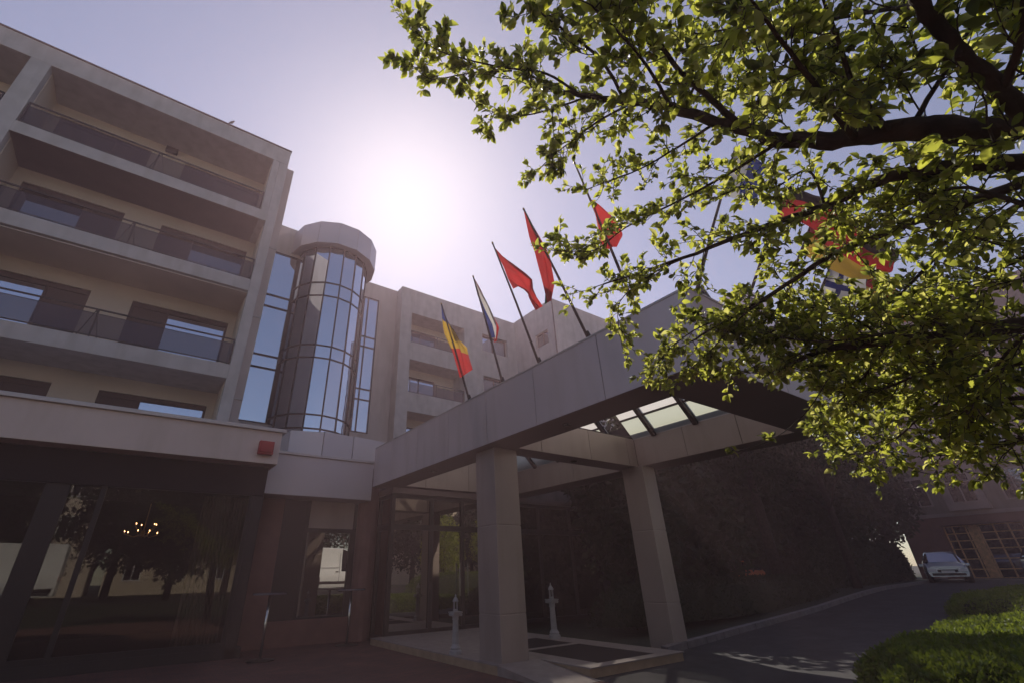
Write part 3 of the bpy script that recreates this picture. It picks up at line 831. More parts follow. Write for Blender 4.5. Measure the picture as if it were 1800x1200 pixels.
def pole_front(b_, t_, *a, **k):
    B = at(*b_, 2, ZT + .02); T = at(*t_, 0, B.x)
    return flagpole(B, T, *a, plane=(0, B.x), **k)
pole_front((1214, 535), (1292, 262), bt('white', 'blue'), 0, [(1290, 262), (1318, 272), (1345, 290)], [(1268, 345), (1300, 350), (1328, 352)], amp=.03, seed=6,
           label='flagpole with a white and blue flag at the canopy corner among leaves')
pole_front((1297, 565), (1388, 325), bs('black', 'red', 'red'), 0, [(1388, 326), (1430, 342), (1480, 352), (1512, 395)], [(1362, 395), (1400, 388), (1445, 412), (1500, 425)], amp=.05, seed=7,
           label='flagpole with a wide red flag with dark upper half spread behind branches')
pole_front((1352, 592), (1446, 340), bs('black', 'red', 'yellow'), 0, [(1444, 345), (1500, 380), (1548, 425), (1585, 447)], [(1408, 445), (1450, 470), (1500, 492), (1552, 492)], amp=.05, seed=8,
           label='flagpole with a large black, red and yellow flag seen through the branches')
pole_front((1400, 615), (1462, 462), lambda t, s: 'navy' if (.38 < s < .62 or .3 < t < .46) else 'white', 0, [(1460, 466), (1490, 478), (1524, 488)], [(1436, 528), (1470, 534), (1515, 540)], amp=.03, seed=9,
           label='flagpole with a small white flag bearing a dark blue cross')
pole_front((1462, 640), (1530, 478), bs('red', 'yellow', 'red'), 0, [(1528, 482), (1570, 505), (1606, 530)], [(1502, 540), (1550, 562), (1592, 566)], amp=.04, seed=10,
           label='rightmost flagpole with a red and yellow flag deep in the foliage')

# ------------------------------------------------------------------ bird on the roof edge
b_ = MB()
c = Vector((-0.74, 15.0, 16.95))
b_.tube([c + Vector((-.10, 0, .02)), c + Vector((-.05, 0, .09)), c + Vector((0, 0, .14)), c + Vector((.035, 0, .20)), c + Vector((.05, 0, .25)), c + Vector((.10, 0, .245))], [.006, .035, .052, .035, .026, .004], 10)
b_.tube([c + Vector((0, .015, 0)), c + Vector((0, .015, .1))], .005, 5)
tag(b_.build('bird', 'feather', smooth=True), 'small bird perched on the roof edge of the left wing', 'bird')

# ------------------------------------------------------------------ pedestals with lanterns
def pedestal(x, y, s_, label, first=None):
    if first:
        r = copy_tree(first); r.location = (x, y, .135); r.scale = (s_, s_, s_); r['label'] = label; return r
    r = empty('pedestal', (x, y, .135)); r.scale = (s_, s_, s_)
    b_ = MB(); b_.lathe([(.13, 0), (.13, .06), (.10, .08), (.11, .11), (.075, .16), (.06, .18)], n=24); b_.build('base', 'marble', r, smooth=False)
    b_ = MB(); b_.lathe([(.070, .18), (.060, .60)], n=48, rf=lambda j, z: 1.0 if j % 4 < 2 else .86); b_.build('shaft', 'marble', r)
    b_ = MB(); b_.lathe([(.06, .60), (.07, .62), (.065, .65), (.085, .72), (.09, .74)], n=24); b_.box(-.112, .112, -.112, .112, .74, .765)
    for sx in (-1, 1):
        b_.tube([(sx * .085, -.10, .71), (sx * .085, .10, .71)], .028, 10)
    b_.build('capital', 'marble', r)
    b_ = MB(); b_.lathe([(.055, .775), (.055, .80), (.05, .81)], n=12); b_.lathe([(.062, .95), (.066, .965), (.05, 1.0), (.028, 1.03), (.012, 1.05), (.018, 1.06), (.004, 1.10)], n=12)
    for k in range(4):
        a = k * math.pi / 2 + .4; b_.tube([(.046 * math.cos(a), .046 * math.sin(a), .80), (.046 * math.cos(a), .046 * math.sin(a), .955)], .009, 6)
    b_.build('lantern', 'marble', r)
    tag(r, label, 'pedestal', 'column pedestals flanking the entrance')
    return r
p0 = pedestal(5.35, 8.45, .86, 'white fluted column pedestal with lantern left of the near canopy column')
pedestal(8.15, 8.83, .97, 'white fluted column pedestal with lantern between the two canopy columns', p0)
# bar tables
def bar_table(x, y, r_, label, first=None):
    if first:
        r = copy_tree(first); r.location = (x, y, 0); r['label'] = label; return r
    r = empty('bar_table', (x, y, 0))
    b_ = MB(); b_.lathe([(.27, 0), (.27, .012), (.06, .03), (.03, .05)], n=32); b_.build('base', 'dark_frame', r, smooth=False)
    b_ = MB(); b_.lathe([(.028, .04), (.028, 1.12)], n=16); b_.build('leg', 'steel', r, smooth=True)
    b_ = MB(); b_.lathe([(r_, 1.12), (r_, 1.15), (r_ - .01, 1.155)], n=40); b_.build('tabletop', 'tabletop', r)
    tag(r, label, 'table', 'bar tables by the lobby window')
    return r
t0 = bar_table(2.65, 11.3, .33, 'tall round bar table on a steel leg, nearer the restaurant glass')
bar_table(4.75, 12.25, .33, 'tall round bar table on a steel leg in front of the lobby window', t0)

# ------------------------------------------------------------------ vehicles
def vehicle(name, label, cat, paint, st, width, loc, rz, wheels, wr, group=None, lamps=True, glass_from=1, side=(0,), plate_front=True, tail=False):
    """st: stations (x, z_bottom, z_belt, z_roof, roof half-width factor, glazed flag)"""
    r = empty(name, loc, rz); hw = width / 2
    body, gls = MB(), MB()
    ring = []
    for (x, zb, zl, zr, k, gflag) in st:
        tap = 1 - .10 * (abs(x - (st[0][0] + st[-1][0]) / 2) / ((st[-1][0] - st[0][0]) / 2)) ** 4
        h = hw * tap
        ring.append([(x, -h * .93, zb), (x, -h, zb + .18), (x, -h, zl - .12), (x, -h * .96, zl), (x, -hw * k, zr - .06), (x, -hw * k * .85, zr), (x, 0, zr + .02),
                     (x, hw * k * .85, zr), (x, hw * k, zr - .06), (x, h * .96, zl), (x, h, zl - .12), (x, h, zb + .18), (x, h * .93, zb)])
    for i in range(len(st) - 1):
        g_ = st[i][5] ; a, c = ring[i], ring[i + 1]
        for j in range(12):
            quad = [a[j], c[j], c[j + 1], a[j + 1]]
            isside = j in (3, 8)
            ist = j in (4, 5, 6, 7)
            (gls if ((isside and g_ in (1, 3)) or (ist and g_ == 2) or (isside and g_ == 2)) else body).face(quad)
    body.face(ring[0][::-1]); body.face(ring[-1])
    # wheel arches
    bo = body.build('body', [paint], r, smooth=True)
    bo.modifiers.new('es', 'EDGE_SPLIT').split_angle = rad(28)
    # merge the doubled vertices so that shading is smooth
    import bmesh
    bm = bmesh.new(); bm.from_mesh(bo.data); bmesh.ops.remove_doubles(bm, verts=bm.verts, dist=.001); bm.to_mesh(bo.data); bm.free()
    gls.build('windows', 'car_glass', r)
    for x in wheels:
        for s_ in (-1, 1):
            w_ = MB(); w_.tube([(x, s_ * (hw - .21), wr), (x, s_ * (hw + .012), wr)], wr, 24)
            wo = w_.build('wheel', 'tyre', r)
            q = MB(); q.tube([(x, s_ * (hw - .05), wr), (x, s_ * (hw + .02), wr)], wr * .62, 14); q.build('rim', 'rim', wo)
    xf, xb = st[-1][0], st[0][0]
    if cat == 'van':
        for s_ in (-1, 1):
            q = MB(); yv = s_ * (hw + .004)
            q.box(xb + .1, xf - 1.0, min(yv, yv - s_ * .03), max(yv, yv - s_ * .03), .50, .66)
            for x in (-1.7, -.35, .95): q.box(x, x + .018, min(yv, yv - s_ * .01), max(yv, yv - s_ * .01), .66, 2.3)
            q.box(-.3, .9, min(yv, yv - s_ * .01), max(yv, yv - s_ * .01), 1.42, 1.435); q.box(.72, .88, min(yv, yv + s_ * .02), max(yv, yv + s_ * .02), 1.18, 1.22)
            q.build('side_trim', 'dark_frame', r)
    zl = st[-1][2]
    for s_ in (-1, 1):
        b_ = MB(); b_.box(xf - .10, xf + .012, min(s_ * hw * .5, s_ * hw * .86), max(s_ * hw * .5, s_ * hw * .86), zl - .22, zl - .06); b_.build('headlight', 'lamp_glass', r, bevel=.02)
        b_ = MB(); b_.box(xb - .012, xb + .08, min(s_ * hw * .66, s_ * hw * .9), max(s_ * hw * .66, s_ * hw * .9), st[0][2] - .30, st[0][2] - .08); b_.build('tail_light', 'tail_red', r, bevel=.02)
        xm = [q for q in st if q[5] == 2]
        xm = xm[-1][0] if xm else xf - .6
        b_ = MB(); b_.box(xm - .12, xm + .02, min(s_ * hw * .95, s_ * (hw + .17)), max(s_ * hw * .95, s_ * (hw + .17)), zl + .02, zl + .16); b_.build('mirror', paint, r, bevel=.03)
    b_ = MB(); b_.box(xf - .02, xf + .015, -hw * .45, hw * .45, zl - .24, zl - .12); b_.box(xf - .02, xf + .02, -hw * .75, hw * .75, st[-1][1] + .05, st[-1][1] + .16); b_.build('grille', 'dark_frame', r)
    b_ = MB(); b_.box(xf + .015, xf + .03, -.26, .26, st[-1][1] + .17, st[-1][1] + .28); b_.box(xb - .03, xb - .005, -.26, .26, .55, .66); b_.build('plate', 'plate', r)
    tag(r, label, cat, group)
    return r
CAR = [(-2.15, .32, .88, .90, .80, 0), (-2.05, .22, .96, 1.0, .80, 2), (-1.55, .2, .98, 1.36, .74, 1), (-.6, .2, .97, 1.46, .74, 1), (.1, .2, .95, 1.45, .74, 1), (.42, .2, .94, 1.40, .73, 2),
       (1.12, .2, .92, .95, .80, 0), (1.75, .22, .84, .87, .80, 0), (2.08, .28, .72, .74, .78, 0)]
VAN = [(-2.9, .35, 1.25, 2.52, .92, 0), (-2.84, .3, 1.25, 2.60, .92, 0), (0, .3, 1.25, 2.62, .92, 0), (1.1, .3, 1.22, 2.60, .92, 1), (1.75, .3, 1.18, 2.40, .84, 2), (2.35, .3, 1.08, 1.22, .86, 0), (2.8, .35, .92, .95, .84, 0)]
def look(px, py): return math.atan2(py, px)
vehicle('parked_car', 'silver car facing the camera at the far end of the driveway', 'car', 'blue_silver_paint', CAR, 1.72, (36.8, 8.5, .53), rad(195), (-1.3, 1.35), .31)
vehicle('parked_car', 'dark car at the right edge beyond the sunlit hedge', 'car', 'dark_paint', CAR, 1.72, (27.6, 3.0, .52), rad(200), (-1.3, 1.35), .31, group='cars parked around the hotel')
vehicle('parked_van', 'white panel van across the street, mirrored in the lobby window', 'van', 'white_paint', VAN, 2.0, (10.9, -8.0, .56), rad(0), (-1.8, 1.85), .34)
vehicle('parked_van', 'white panel van mirrored at the left end of the restaurant glass', 'van', 'white_paint', VAN, 2.0, (-5.3, -8.6, .56), rad(180), (-1.8, 1.85), .34)
vehicle('parked_car', 'silver car mirrored in the left corner of the restaurant glass', 'car', 'silver_paint', CAR, 1.74, (-5.4, -5.3, .56), rad(0), (-1.3, 1.35), .31, group='cars parked around the hotel')
vehicle('parked_car', 'dark hatchback parked in front of the white van in the reflection', 'car', 'dark_paint', CAR, 1.72, (7.9, -5.9, .56), rad(175), (-1.3, 1.35), .31, group='cars parked around the hotel')
vehicle('parked_car', 'orange car half seen beside the far canopy column', 'car', 'orange_paint', CAR, 1.72, (24.6, 14.5, .35), rad(120), (-1.3, 1.35), .31, group='cars parked around the hotel')

# ------------------------------------------------------------------ foliage
def leaf_mesh(name, P, D, N_, L, W_, mat, parent=None, fold=.25, fine=True):
    """P base points, D directions, N_ normals, lengths L, widths W_: one pointed leaf each"""
    P, D, N_ = map(np.asarray, (P, D, N_)); L = np.asarray(L)[:, None]; W_ = np.asarray(W_)[:, None]
    D = D / np.linalg.norm(D, axis=1)[:, None]
    Sd = np.cross(D, N_); Sd /= np.maximum(1e-6, np.linalg.norm(Sd, axis=1)[:, None]); Nn = np.cross(Sd, D)
    n = len(P)
    if fine:
        rows = [(0, 0, 0), (.28, .42, .05), (.55, .5, .04), (.82, .28, -.04), (1, 0, -.12)]
        pts = [P]
        for t_, w_, h in rows[1:4]:
            c_ = P + D * L * t_ + Nn * L * h
            pts += [c_ - Sd * W_ * w_ + Nn * W_ * fold * w_ * 1.6, c_, c_ + Sd * W_ * w_ + Nn * W_ * fold * w_ * 1.6]
        pts.append(P + D * L + Nn * L * -.12)
        V = np.stack(pts, 1).reshape(-1, 3)
        F = [(0, 2, 1), (0, 3, 2), (1, 2, 5, 4), (2, 3, 6, 5), (4, 5, 8, 7), (5, 6, 9, 8), (7, 8, 10), (8, 9, 10)]
        k = 11
    else:
        V = np.stack([P, P + D * L * .5 - Sd * W_ * .5, P + D * L, P + D * L * .5 + Sd * W_ * .5], 1).reshape(-1, 3)
        F = [(0, 1, 2, 3)]; k = 4
    lens = [len(f) for f in F]; flat = np.array([i for f in F for i in f])
    loops = (flat[None, :] + (np.arange(n) * k)[:, None]).reshape(-1)
    tot = np.tile(lens, n); st = np.concatenate([[0], np.cumsum(tot)[:-1]])
    me = bpy.data.meshes.new(name)
    me.vertices.add(len(V)); me.vertices.foreach_set('co', V.astype(np.float32).reshape(-1))
    me.loops.add(len(loops)); me.loops.foreach_set('vertex_index', loops.astype(np.int32))
    me.polygons.add(len(tot)); me.polygons.foreach_set('loop_start', st.astype(np.int32)); me.polygons.foreach_set('loop_total', tot.astype(np.int32))
    me.update(calc_edges=True)
    if fine: me.polygons.foreach_set('use_smooth', [True] * len(tot))
    me.materials.append(MAT[mat])
    o = bpy.data.objects.new(name, me); COL.objects.link(o)
    if parent: o.parent = parent
    return o
RS = np.random.RandomState(5)
def unit(n):
    v = RS.normal(size=(n, 3)); return v / np.linalg.norm(v, axis=1)[:, None]
def crown_points(n, c, r, lumps, seed, shell=.55):
    R = np.random.RandomState(seed); cs = []
    for k in range(lumps):
        d = R.normal(size=3); d /= np.linalg.norm(d); d[2] = d[2] * .8
        cs.append((np.array(c) + d * np.array(r) * R.uniform(.35, .8), R.uniform(.28, .5)))
    out = []
    for i in range(n):
        cc, q = cs[R.randint(lumps)]
        d = R.normal(size=3); d /= np.linalg.norm(d)
        out.append(cc + d * np.array(r) * q * (shell + (1 - shell) * R.rand() ** .5))
    return np.array(out)
def bush_tree(name, label, cat, loc, h, r, n, seed, mat='leaf_dark', ls=.09, trunk=True, group=None, base=0.15):
    root = empty(name, loc)
    c = (0, 0, h * (base + (1 - base) / 2)); rr = (r, r, h * (1 - base) / 2)
    P = crown_points(n, c, rr, 26, seed)
    d = unit(n); d[:, 2] -= .3
    leaf_mesh('crown', P, d, unit(n), RS.uniform(.7, 1.4, n) * ls, RS.uniform(.7, 1.3, n) * ls * .55, mat, root, fine=False)
    if trunk:
        b_ = MB(); b_.tube([(0, 0, -.1), (.05, 0, h * .35), (-.05, .05, h * .8)], [.05 * r + .05, .035 * r + .03, .02], 10)
        R = random.Random(seed)
        for k in range(9):
            a = R.random() * 6.28; z = h * (.3 + .4 * R.random()); q = r * .7
            b_.tube([(0, 0, z), (q * .5 * math.cos(a), q * .5 * math.sin(a), z + h * .1), (q * math.cos(a), q * math.sin(a), z + h * .16)], [.05, .03, .01], 6)
        b_.build('trunk', 'bark', root, smooth=True)
    tag(root, label, cat, group)
    return root

# --- the big overhanging tree on the right
TREE = empty('broadleaf_tree', (3.4, -0.75, 0))
wood = MB(); LP, LD, LN, LL = [], [], [], []
def to3(pts): return [atd(u, v, d) for u, v, d in pts]
def smoothline(P, n):
    out = []
    m_ = len(P)
    for i in range(m_ - 1):
        p0, p1, p2, p3 = P[max(i - 1, 0)], P[i], P[i + 1], P[min(i + 2, m_ - 1)]
        for k in range(n):
            t = k / n
            out.append(.5 * ((2 * p1) + (p2 - p0) * t + (2 * p0 - 5 * p1 + 4 * p2 - p3) * t * t + (3 * p1 - p0 - 3 * p2 + p3) * t ** 3))
    out.append(P[-1]); return out
loc_t = Vector(TREE.location)
def add_wood(P, r0, r1, n=8):
    k = len(P)
    wood.tube([p - loc_t for p in P], [r0 + (r1 - r0) * (i / (k - 1)) ** .8 for i in range(k)], n)
def rv(): return Vector((rnd.gauss(0, 1), rnd.gauss(0, 1), rnd.gauss(0, 1))).normalized()
def put_leaf(p, d, size):
    LP.append(tuple(p - loc_t)); LD.append(tuple(d)); LN.append(tuple((Vector((0, 0, 1)) + rv() * .9))); LL.append(size)
def spray(p, d, ln, lv, ls, dens):
    """a thin twig with leaves, forking once or twice"""
    d = d.normalized(); P = [p]; q = p; dd = d.copy()
    k = 5
    for i in range(k):
        dd = (dd + rv() * .28 + Vector((0, 0, .06))).normalized(); q = q + dd * ln / k; P.append(q)
    wood.tube([x - loc_t for x in P], [max(.0012, .0012 + .008 * ln * (1 - i / k)) for i in range(k + 1)], 5, caps=False)
    nl = max(5, int(ln * 56 * dens))
    for i in range(nl):
        t = (i + .6) / nl; t = .12 + .88 * t; f = t * k; a = min(int(f), k - 1); x = P[a].lerp(P[a + 1], f - a)
        put_leaf(x, (dd * .7 + rv() * 1.0 + Vector((0, 0, -.15))).normalized(), ls * rnd.uniform(.55, 1.15))
    for i in range(rnd.randint(4, 7)):
        put_leaf(P[-1], (dd + rv() * .75).normalized(), ls * rnd.uniform(.7, 1.25))
    if lv > 0:
        for i in range(2 + (ln > .35)):
            a = rnd.randint(1, k - 1)
            spray(P[a], dd + rv() * .95, ln * rnd.uniform(.45, .75), lv - 1, ls, dens)
def limb(pts, r0, r1, per_m=9, ln=.34, lv=1, ls=.062, start=.0, dens=1.0, spread=1.0, seg=6):
    P = smoothline(to3(pts), seg)
    P = [p + rv() * r0 * .14 * (0 < i < len(P) - 1) for i, p in enumerate(P)]
    add_wood(P, r0, r1, 10 if r0 > .02 else 7)
    L = sum((b_ - a).length for a, b_ in zip(P, P[1:])); n = int(L * per_m * (1.35 + .45 * (sum(p[0] for p in pts) / len(pts) > 1420) + .35 * (sum(p[1] for p in pts) / len(pts) > 560)))
    for i in range(n):
        t = start + (1 - start) * (i + rnd.random()) / max(1, n); f = t * (len(P) - 1); a = min(int(f), len(P) - 2)
        x = P[a].lerp(P[a + 1], f - a); d = (P[a + 1] - P[a]).normalized()
        spray(x, d * .8 + rv() * spread, ln * rnd.uniform(.5, 1.15) * (1 - .35 * t), lv, ls, dens)
    spray(P[-1], (P[-1] - P[-2]).normalized() + rv() * .2, ln * .8, lv, ls, dens)
# trunk and the heavy limbs that run in from the right
fork = Vector((3.25, -0.62, 2.15))
add_wood([Vector((3.4, -.75, -.1)), Vector((3.38, -.72, .5)), Vector((3.3, -.68, 1.3)), fork], .17, .13, 16)
heavy = [
    ([(1840, 212, 2.75), (1720, 232, 2.7), (1600, 226, 2.65), (1480, 246, 2.65), (1375, 246, 2.7), (1300, 226, 2.75), (1180, 190, 2.8), (1100, 180, 2.85), (1020, 168, 2.9), (930, 150, 2.95)], .062, .010),
    ([(1860, 250, 2.5), (1760, 160, 2.4), (1690, 95, 2.35), (1620, 10, 2.3), (1580, -80, 2.3)], .032, .018),
    ([(1850, 285, 2.9), (1700, 290, 2.9), (1560, 312, 2.95), (1450, 362, 3.0), (1340, 400, 3.0), (1200, 455, 3.05), (1060, 500, 3.1)], .040, .006),
    ([(1850, 305, 3.2), (1720, 350, 3.15), (1560, 408, 3.1), (1460, 450, 3.05), (1370, 508, 3.05), (1300, 550, 3.05), (1215, 600, 3.05)], .026, .007),
    ([(1860, 560, 3.0), (1700, 588, 3.0), (1560, 600, 3.0), (1460, 612, 3.0), (1400, 632, 3.0), (1350, 655, 3.0)], .040, .006),
]
for i, (pts, r0, r1) in enumerate(heavy):
    P0 = to3(pts)[0]
    add_wood(smoothline([fork + Vector((0, 0, -.15 * (i == 4))), fork.lerp(P0, .5) + Vector((0, 0, -.05)), P0], 5), .075 if i == 0 else .045, r0, 12)
limb(heavy[0][0], .062, .010, per_m=9, ln=.36, lv=1, ls=.058, start=.35)
limb(heavy[1][0], .032, .018, per_m=9, ln=.40, lv=1, ls=.058)
limb(heavy[2][0], .040, .005, per_m=12, ln=.34, lv=1, ls=.056, start=.1)
limb(heavy[3][0], .026, .005, per_m=14, ln=.30, lv=1, ls=.054, start=.05)
limb(heavy[4][0], .040, .006, per_m=16, ln=.30, lv=1, ls=.058)
more = [
    # up and left from the main limb
    ([(1300, 220, 2.75), (1250, 175, 2.7), (1195, 125, 2.6), (1150, 60, 2.5), (1115, -10, 2.4)], .018, .006, 13, .30, .062),
    ([(1020, 168, 2.9), (960, 130, 2.9), (890, 120, 2.95), (820, 105, 3.0), (762, 85, 3.05), (722, 45, 3.1)], .008, .002, 15, .20, .060),
    ([(1030, 172, 2.9), (960, 195, 2.9), (900, 205, 2.95), (852, 192, 3.0)], .007, .002, 17, .20, .058),
    ([(900, 125, 2.95), (820, 130, 3.0), (760, 140, 3.0), (730, 120, 3.05)], .005, .002, 15, .18, .058),
    ([(1110, 182, 2.85), (1050, 215, 2.9), (990, 260, 2.95), (955, 290, 3.0)], .008, .002, 20, .20, .050),
    ([(1260, 215, 2.75), (1190, 260, 2.9), (1120, 300, 2.95), (1040, 330, 3.0)], .009, .002, 18, .22, .048),
    ([(1375, 246, 2.7), (1290, 300, 2.9), (1200, 350, 3.0), (1100, 400, 3.1), (1045, 440, 3.1), (985, 440, 3.1)], .010, .002, 18, .22, .052),
    ([(1100, 182, 2.85), (1060, 110, 2.7), (1000, 60, 2.6), (940, 15, 2.5), (900, -20, 2.4)], .010, .003, 15, .22, .062),
    ([(1180, 190, 2.8), (1140, 120, 2.5), (1090, 60, 2.2), (1040, 10, 2.0)], .010, .003, 12, .22, .064),
    ([(1200, 455, 3.05), (1150, 480, 3.1), (1090, 530, 3.15), (1090, 590, 3.2)], .006, .002, 20, .20, .050),
    ([(1300, 550, 3.05), (1230, 575, 3.1), (1180, 610, 3.1), (1150, 645, 3.1)], .006, .002, 18, .17, .050),
    ([(1370, 508, 3.0), (1300, 560, 3.0), (1255, 610, 3.0), (1205, 655, 3.0)], .007, .002, 17, .16, .050),
    ([(1470, 640, 3.0), (1420, 720, 3.0), (1360, 770, 3.0), (1300, 792, 3.0)], .004, .0012, 2.2, .05, .036),
    ([(1500, 240, 2.6), (1440, 160, 2.3), (1380, 80, 2.1), (1320, 0, 1.9)], .016, .004, 12, .30, .058),
    ([(1560, 230, 2.6), (1500, 150, 2.5), (1470, 60, 2.4), (1440, -20, 2.4)], .014, .004, 12, .32, .056),
    ([(1690, 95, 2.3), (1600, 120, 2.6), (1480, 150, 2.8), (1360, 170, 2.9), (1280, 160, 3.0)], .010, .003, 14, .28, .050),
    ([(1620, 10, 2.3), (1540, 20, 2.6), (1420, 40, 2.8), (1300, 50, 2.9), (1220, 60, 3.0)], .010, .003, 14, .28, .050),
    ([(1760, 160, 2.4), (1790, 90, 2.3), (1800, 0, 2.2)], .016, .008, 14, .30, .055),
    ([(1600, 226, 2.65), (1640, 160, 2.7), (1700, 60, 2.8), (1740, -20, 2.9)], .012, .005, 13, .30, .052),
    ([(1850, 330, 3.4), (1740, 390, 3.5), (1660, 440, 3.6), (1600, 500, 3.6), (1540, 560, 3.6)], .018, .005, 16, .32, .050),
    ([(1860, 430, 3.6), (1760, 470, 3.6), (1680, 530, 3.6), (1620, 570, 3.6), (1520, 575, 3.5)], .016, .005, 18, .34, .050),
    ([(1860, 620, 3.3), (1780, 640, 3.3), (1700, 660, 3.4), (1620, 660, 3.5), (1540, 650, 3.6)], .018, .004, 24, .34, .050),
    ([(1860, 700, 3.2), (1780, 700, 3.3), (1720, 720, 3.4), (1690, 745, 3.5)], .014, .004, 20, .28, .048),
    ([(1450, 362, 3.0), (1420, 300, 3.1), (1360, 330, 3.1), (1290, 330, 3.1)], .008, .003, 20, .26, .050),
    ([(1200, 190, 2.8), (1230, 120, 3.0), (1200, 40, 3.1), (1180, -20, 3.1)], .009, .003, 13, .26, .048),
    ([(1320, 228, 2.8), (1340, 120, 3.0), (1300, 20, 3.1)], .010, .003, 13, .28, .048),
    ([(1450, 620, 3.0), (1400, 570, 3.1), (1330, 600, 3.1), (1290, 640, 3.1)], .008, .003, 20, .24, .048),
    ([(1560, 600, 3.0), (1500, 560, 3.1), (1430, 540, 3.15), (1390, 560, 3.2)], .008, .003, 20, .24, .048),
    ([(1860, 640, 3.6), (1740, 650, 3.8), (1640, 690, 4.0), (1560, 720, 4.1), (1490, 760, 4.2)], .014, .004, 20, .34, .050),
    ([(1700, 588, 3.0), (1640, 640, 3.1), (1560, 680, 3.2), (1490, 690, 3.3), (1450, 680, 3.3)], .010, .003, 22, .28, .048),
    ([(1560, 600, 3.0), (1520, 660, 3.2), (1470, 710, 3.4), (1450, 740, 3.5)], .008, .003, 16, .20, .046),
    ([(1860, 380, 2.6), (1770, 350, 2.7), (1690, 330, 2.8), (1620, 350, 2.9), (1560, 380, 3.0)], .012, .003, 14, .28, .050),
    ([(1720, 588, 3.0), (1640, 570, 2.9), (1540, 590, 2.9), (1440, 600, 2.9), (1360, 590, 2.95)], .010, .003, 16, .28, .046),
    ([(1700, 665, 3.4), (1620, 730, 3.5), (1560, 780, 3.6), (1500, 800, 3.7)], .009, .003, 16, .28, .046),
    ([(1860, 560, 2.8), (1790, 600, 2.8), (1740, 660, 2.9), (1700, 720, 3.0)], .010, .003, 16, .30, .048),
    ([(1870, 780, 3.4), (1790, 770, 3.5), (1720, 790, 3.7), (1650, 800, 3.9)], .010, .003, 20, .30, .048),
    ([(1860, 470, 3.0), (1780, 500, 3.1), (1700, 520, 3.2), (1630, 540, 3.3)], .010, .003, 18, .30, .050),
    ([(1600, 330, 3.0), (1650, 380, 3.2), (1720, 420, 3.3), (1800, 440, 3.4)], .008, .003, 16, .26, .048),
]
for pts, r0, r1, pm, ln, ls in more:
    limb(pts, r0, r1, per_m=pm, ln=ln, lv=1, ls=ls, start=.12, seg=5)
wood.build('trunk', 'bark', TREE, smooth=True)
LLn = np.array(LL) * .92 * RS.uniform(.6, 1.25, len(LL))
cr = leaf_mesh('crown', LP, LD, LN, LLn, LLn * RS.uniform(.42, .6, len(LL)), 'leaf', TREE)
cr.data.materials.append(MAT['leaf_old']); cr.data.materials.append(MAT['leaf_new'])
cr.data.polygons.foreach_set('material_index', np.repeat(RS.choice([0, 1, 2], len(LL), p=[.55, .27, .18]), 8).astype(np.int32))
print('leaves', len(LP))
tag(TREE, 'broadleaf tree with sunlit yellow green leaves overhanging the upper right', 'tree')

# --- hedges
def hedge(name, x0, x1, y0, y1, h, label, seed, n, rot=0.0, mat='leaf_hedge', ls=.035):
    cx, cy_ = (x0 + x1) / 2, (y0 + y1) / 2
    root = empty(name, (cx, cy_, ground_z(cx, cy_)), rot)
    hx, hy = (x1 - x0) / 2, (y1 - y0) / 2
    R = np.random.RandomState(seed)
    def surf(u, v):
        # superellipse plan, domed top
        a = u * 2 * math.pi; ca, sa = math.cos(a), math.sin(a); e = .62
        px_ = math.copysign(abs(ca) ** e, ca); py_ = math.copysign(abs(sa) ** e, sa)
        lump = 1 + .05 * math.sin(9 * a + seed) + .03 * math.sin(23 * a)
        if v < .6:
            z = h * math.sin(v / .6 * 1.15) * .92; k = 1.0 - .12 * (v / .6) ** 2
        else:
            q = (v - .6) / .4; k = math.cos(q * math.pi / 2) ** .6 * .88; z = h * (.84 + .16 * math.sin(q * math.pi / 2))
        return (hx * px_ * k * lump, hy * py_ * k * lump, z + .025 * math.sin(px_ * hx * 5 + seed) * (v > .4))
    b_ = MB(); nu, nv = 96, 18
    b_.v = [tuple(c_ * (.94 if i_ < 2 else .97) for i_, c_ in enumerate(surf(i / nu, j / nv * .999))) for i in range(nu) for j in range(nv + 1)]
    for i in range(nu):
        for j in range(nv):
            a, c_ = i * (nv + 1) + j, ((i + 1) % nu) * (nv + 1) + j
            b_.f.append((a, c_, c_ + 1, a + 1)); b_.m.append(0)
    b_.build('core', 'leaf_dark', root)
    P = np.array([surf(*q) for q in zip(R.rand(n), np.where(R.rand(n) < .45, R.rand(n) * .6, .6 + .4 * R.rand(n) ** .7))])
    P += R.normal(size=(n, 3)) * np.array([.03, .03, .022])
    D = R.normal(size=(n, 3)); D[:, 2] += .8; Nn = R.normal(size=(n, 3))
    leaf_mesh('foliage', P, D, Nn, R.uniform(.7, 1.5, n) * ls, R.uniform(.7, 1.3, n) * ls * .55, mat, root, fine=False)
    tag(root, label, 'hedge')
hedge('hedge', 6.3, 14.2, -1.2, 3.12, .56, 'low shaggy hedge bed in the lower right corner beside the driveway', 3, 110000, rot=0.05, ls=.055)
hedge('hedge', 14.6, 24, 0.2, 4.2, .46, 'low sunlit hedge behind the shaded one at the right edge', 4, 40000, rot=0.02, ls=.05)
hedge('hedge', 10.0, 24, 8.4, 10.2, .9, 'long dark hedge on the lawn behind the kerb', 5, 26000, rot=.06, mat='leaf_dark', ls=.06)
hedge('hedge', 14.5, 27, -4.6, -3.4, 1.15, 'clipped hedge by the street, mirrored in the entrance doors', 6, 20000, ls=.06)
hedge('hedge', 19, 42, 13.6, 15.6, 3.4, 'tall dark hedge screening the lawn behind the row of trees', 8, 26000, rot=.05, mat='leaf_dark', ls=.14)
hedge('hedge', 25, 43.5, 10.6, 12.0, 2.0, 'dark hedge along the lawn ending at the apartment block corner', 9, 22000, rot=.09, mat='leaf_dark', ls=.12)
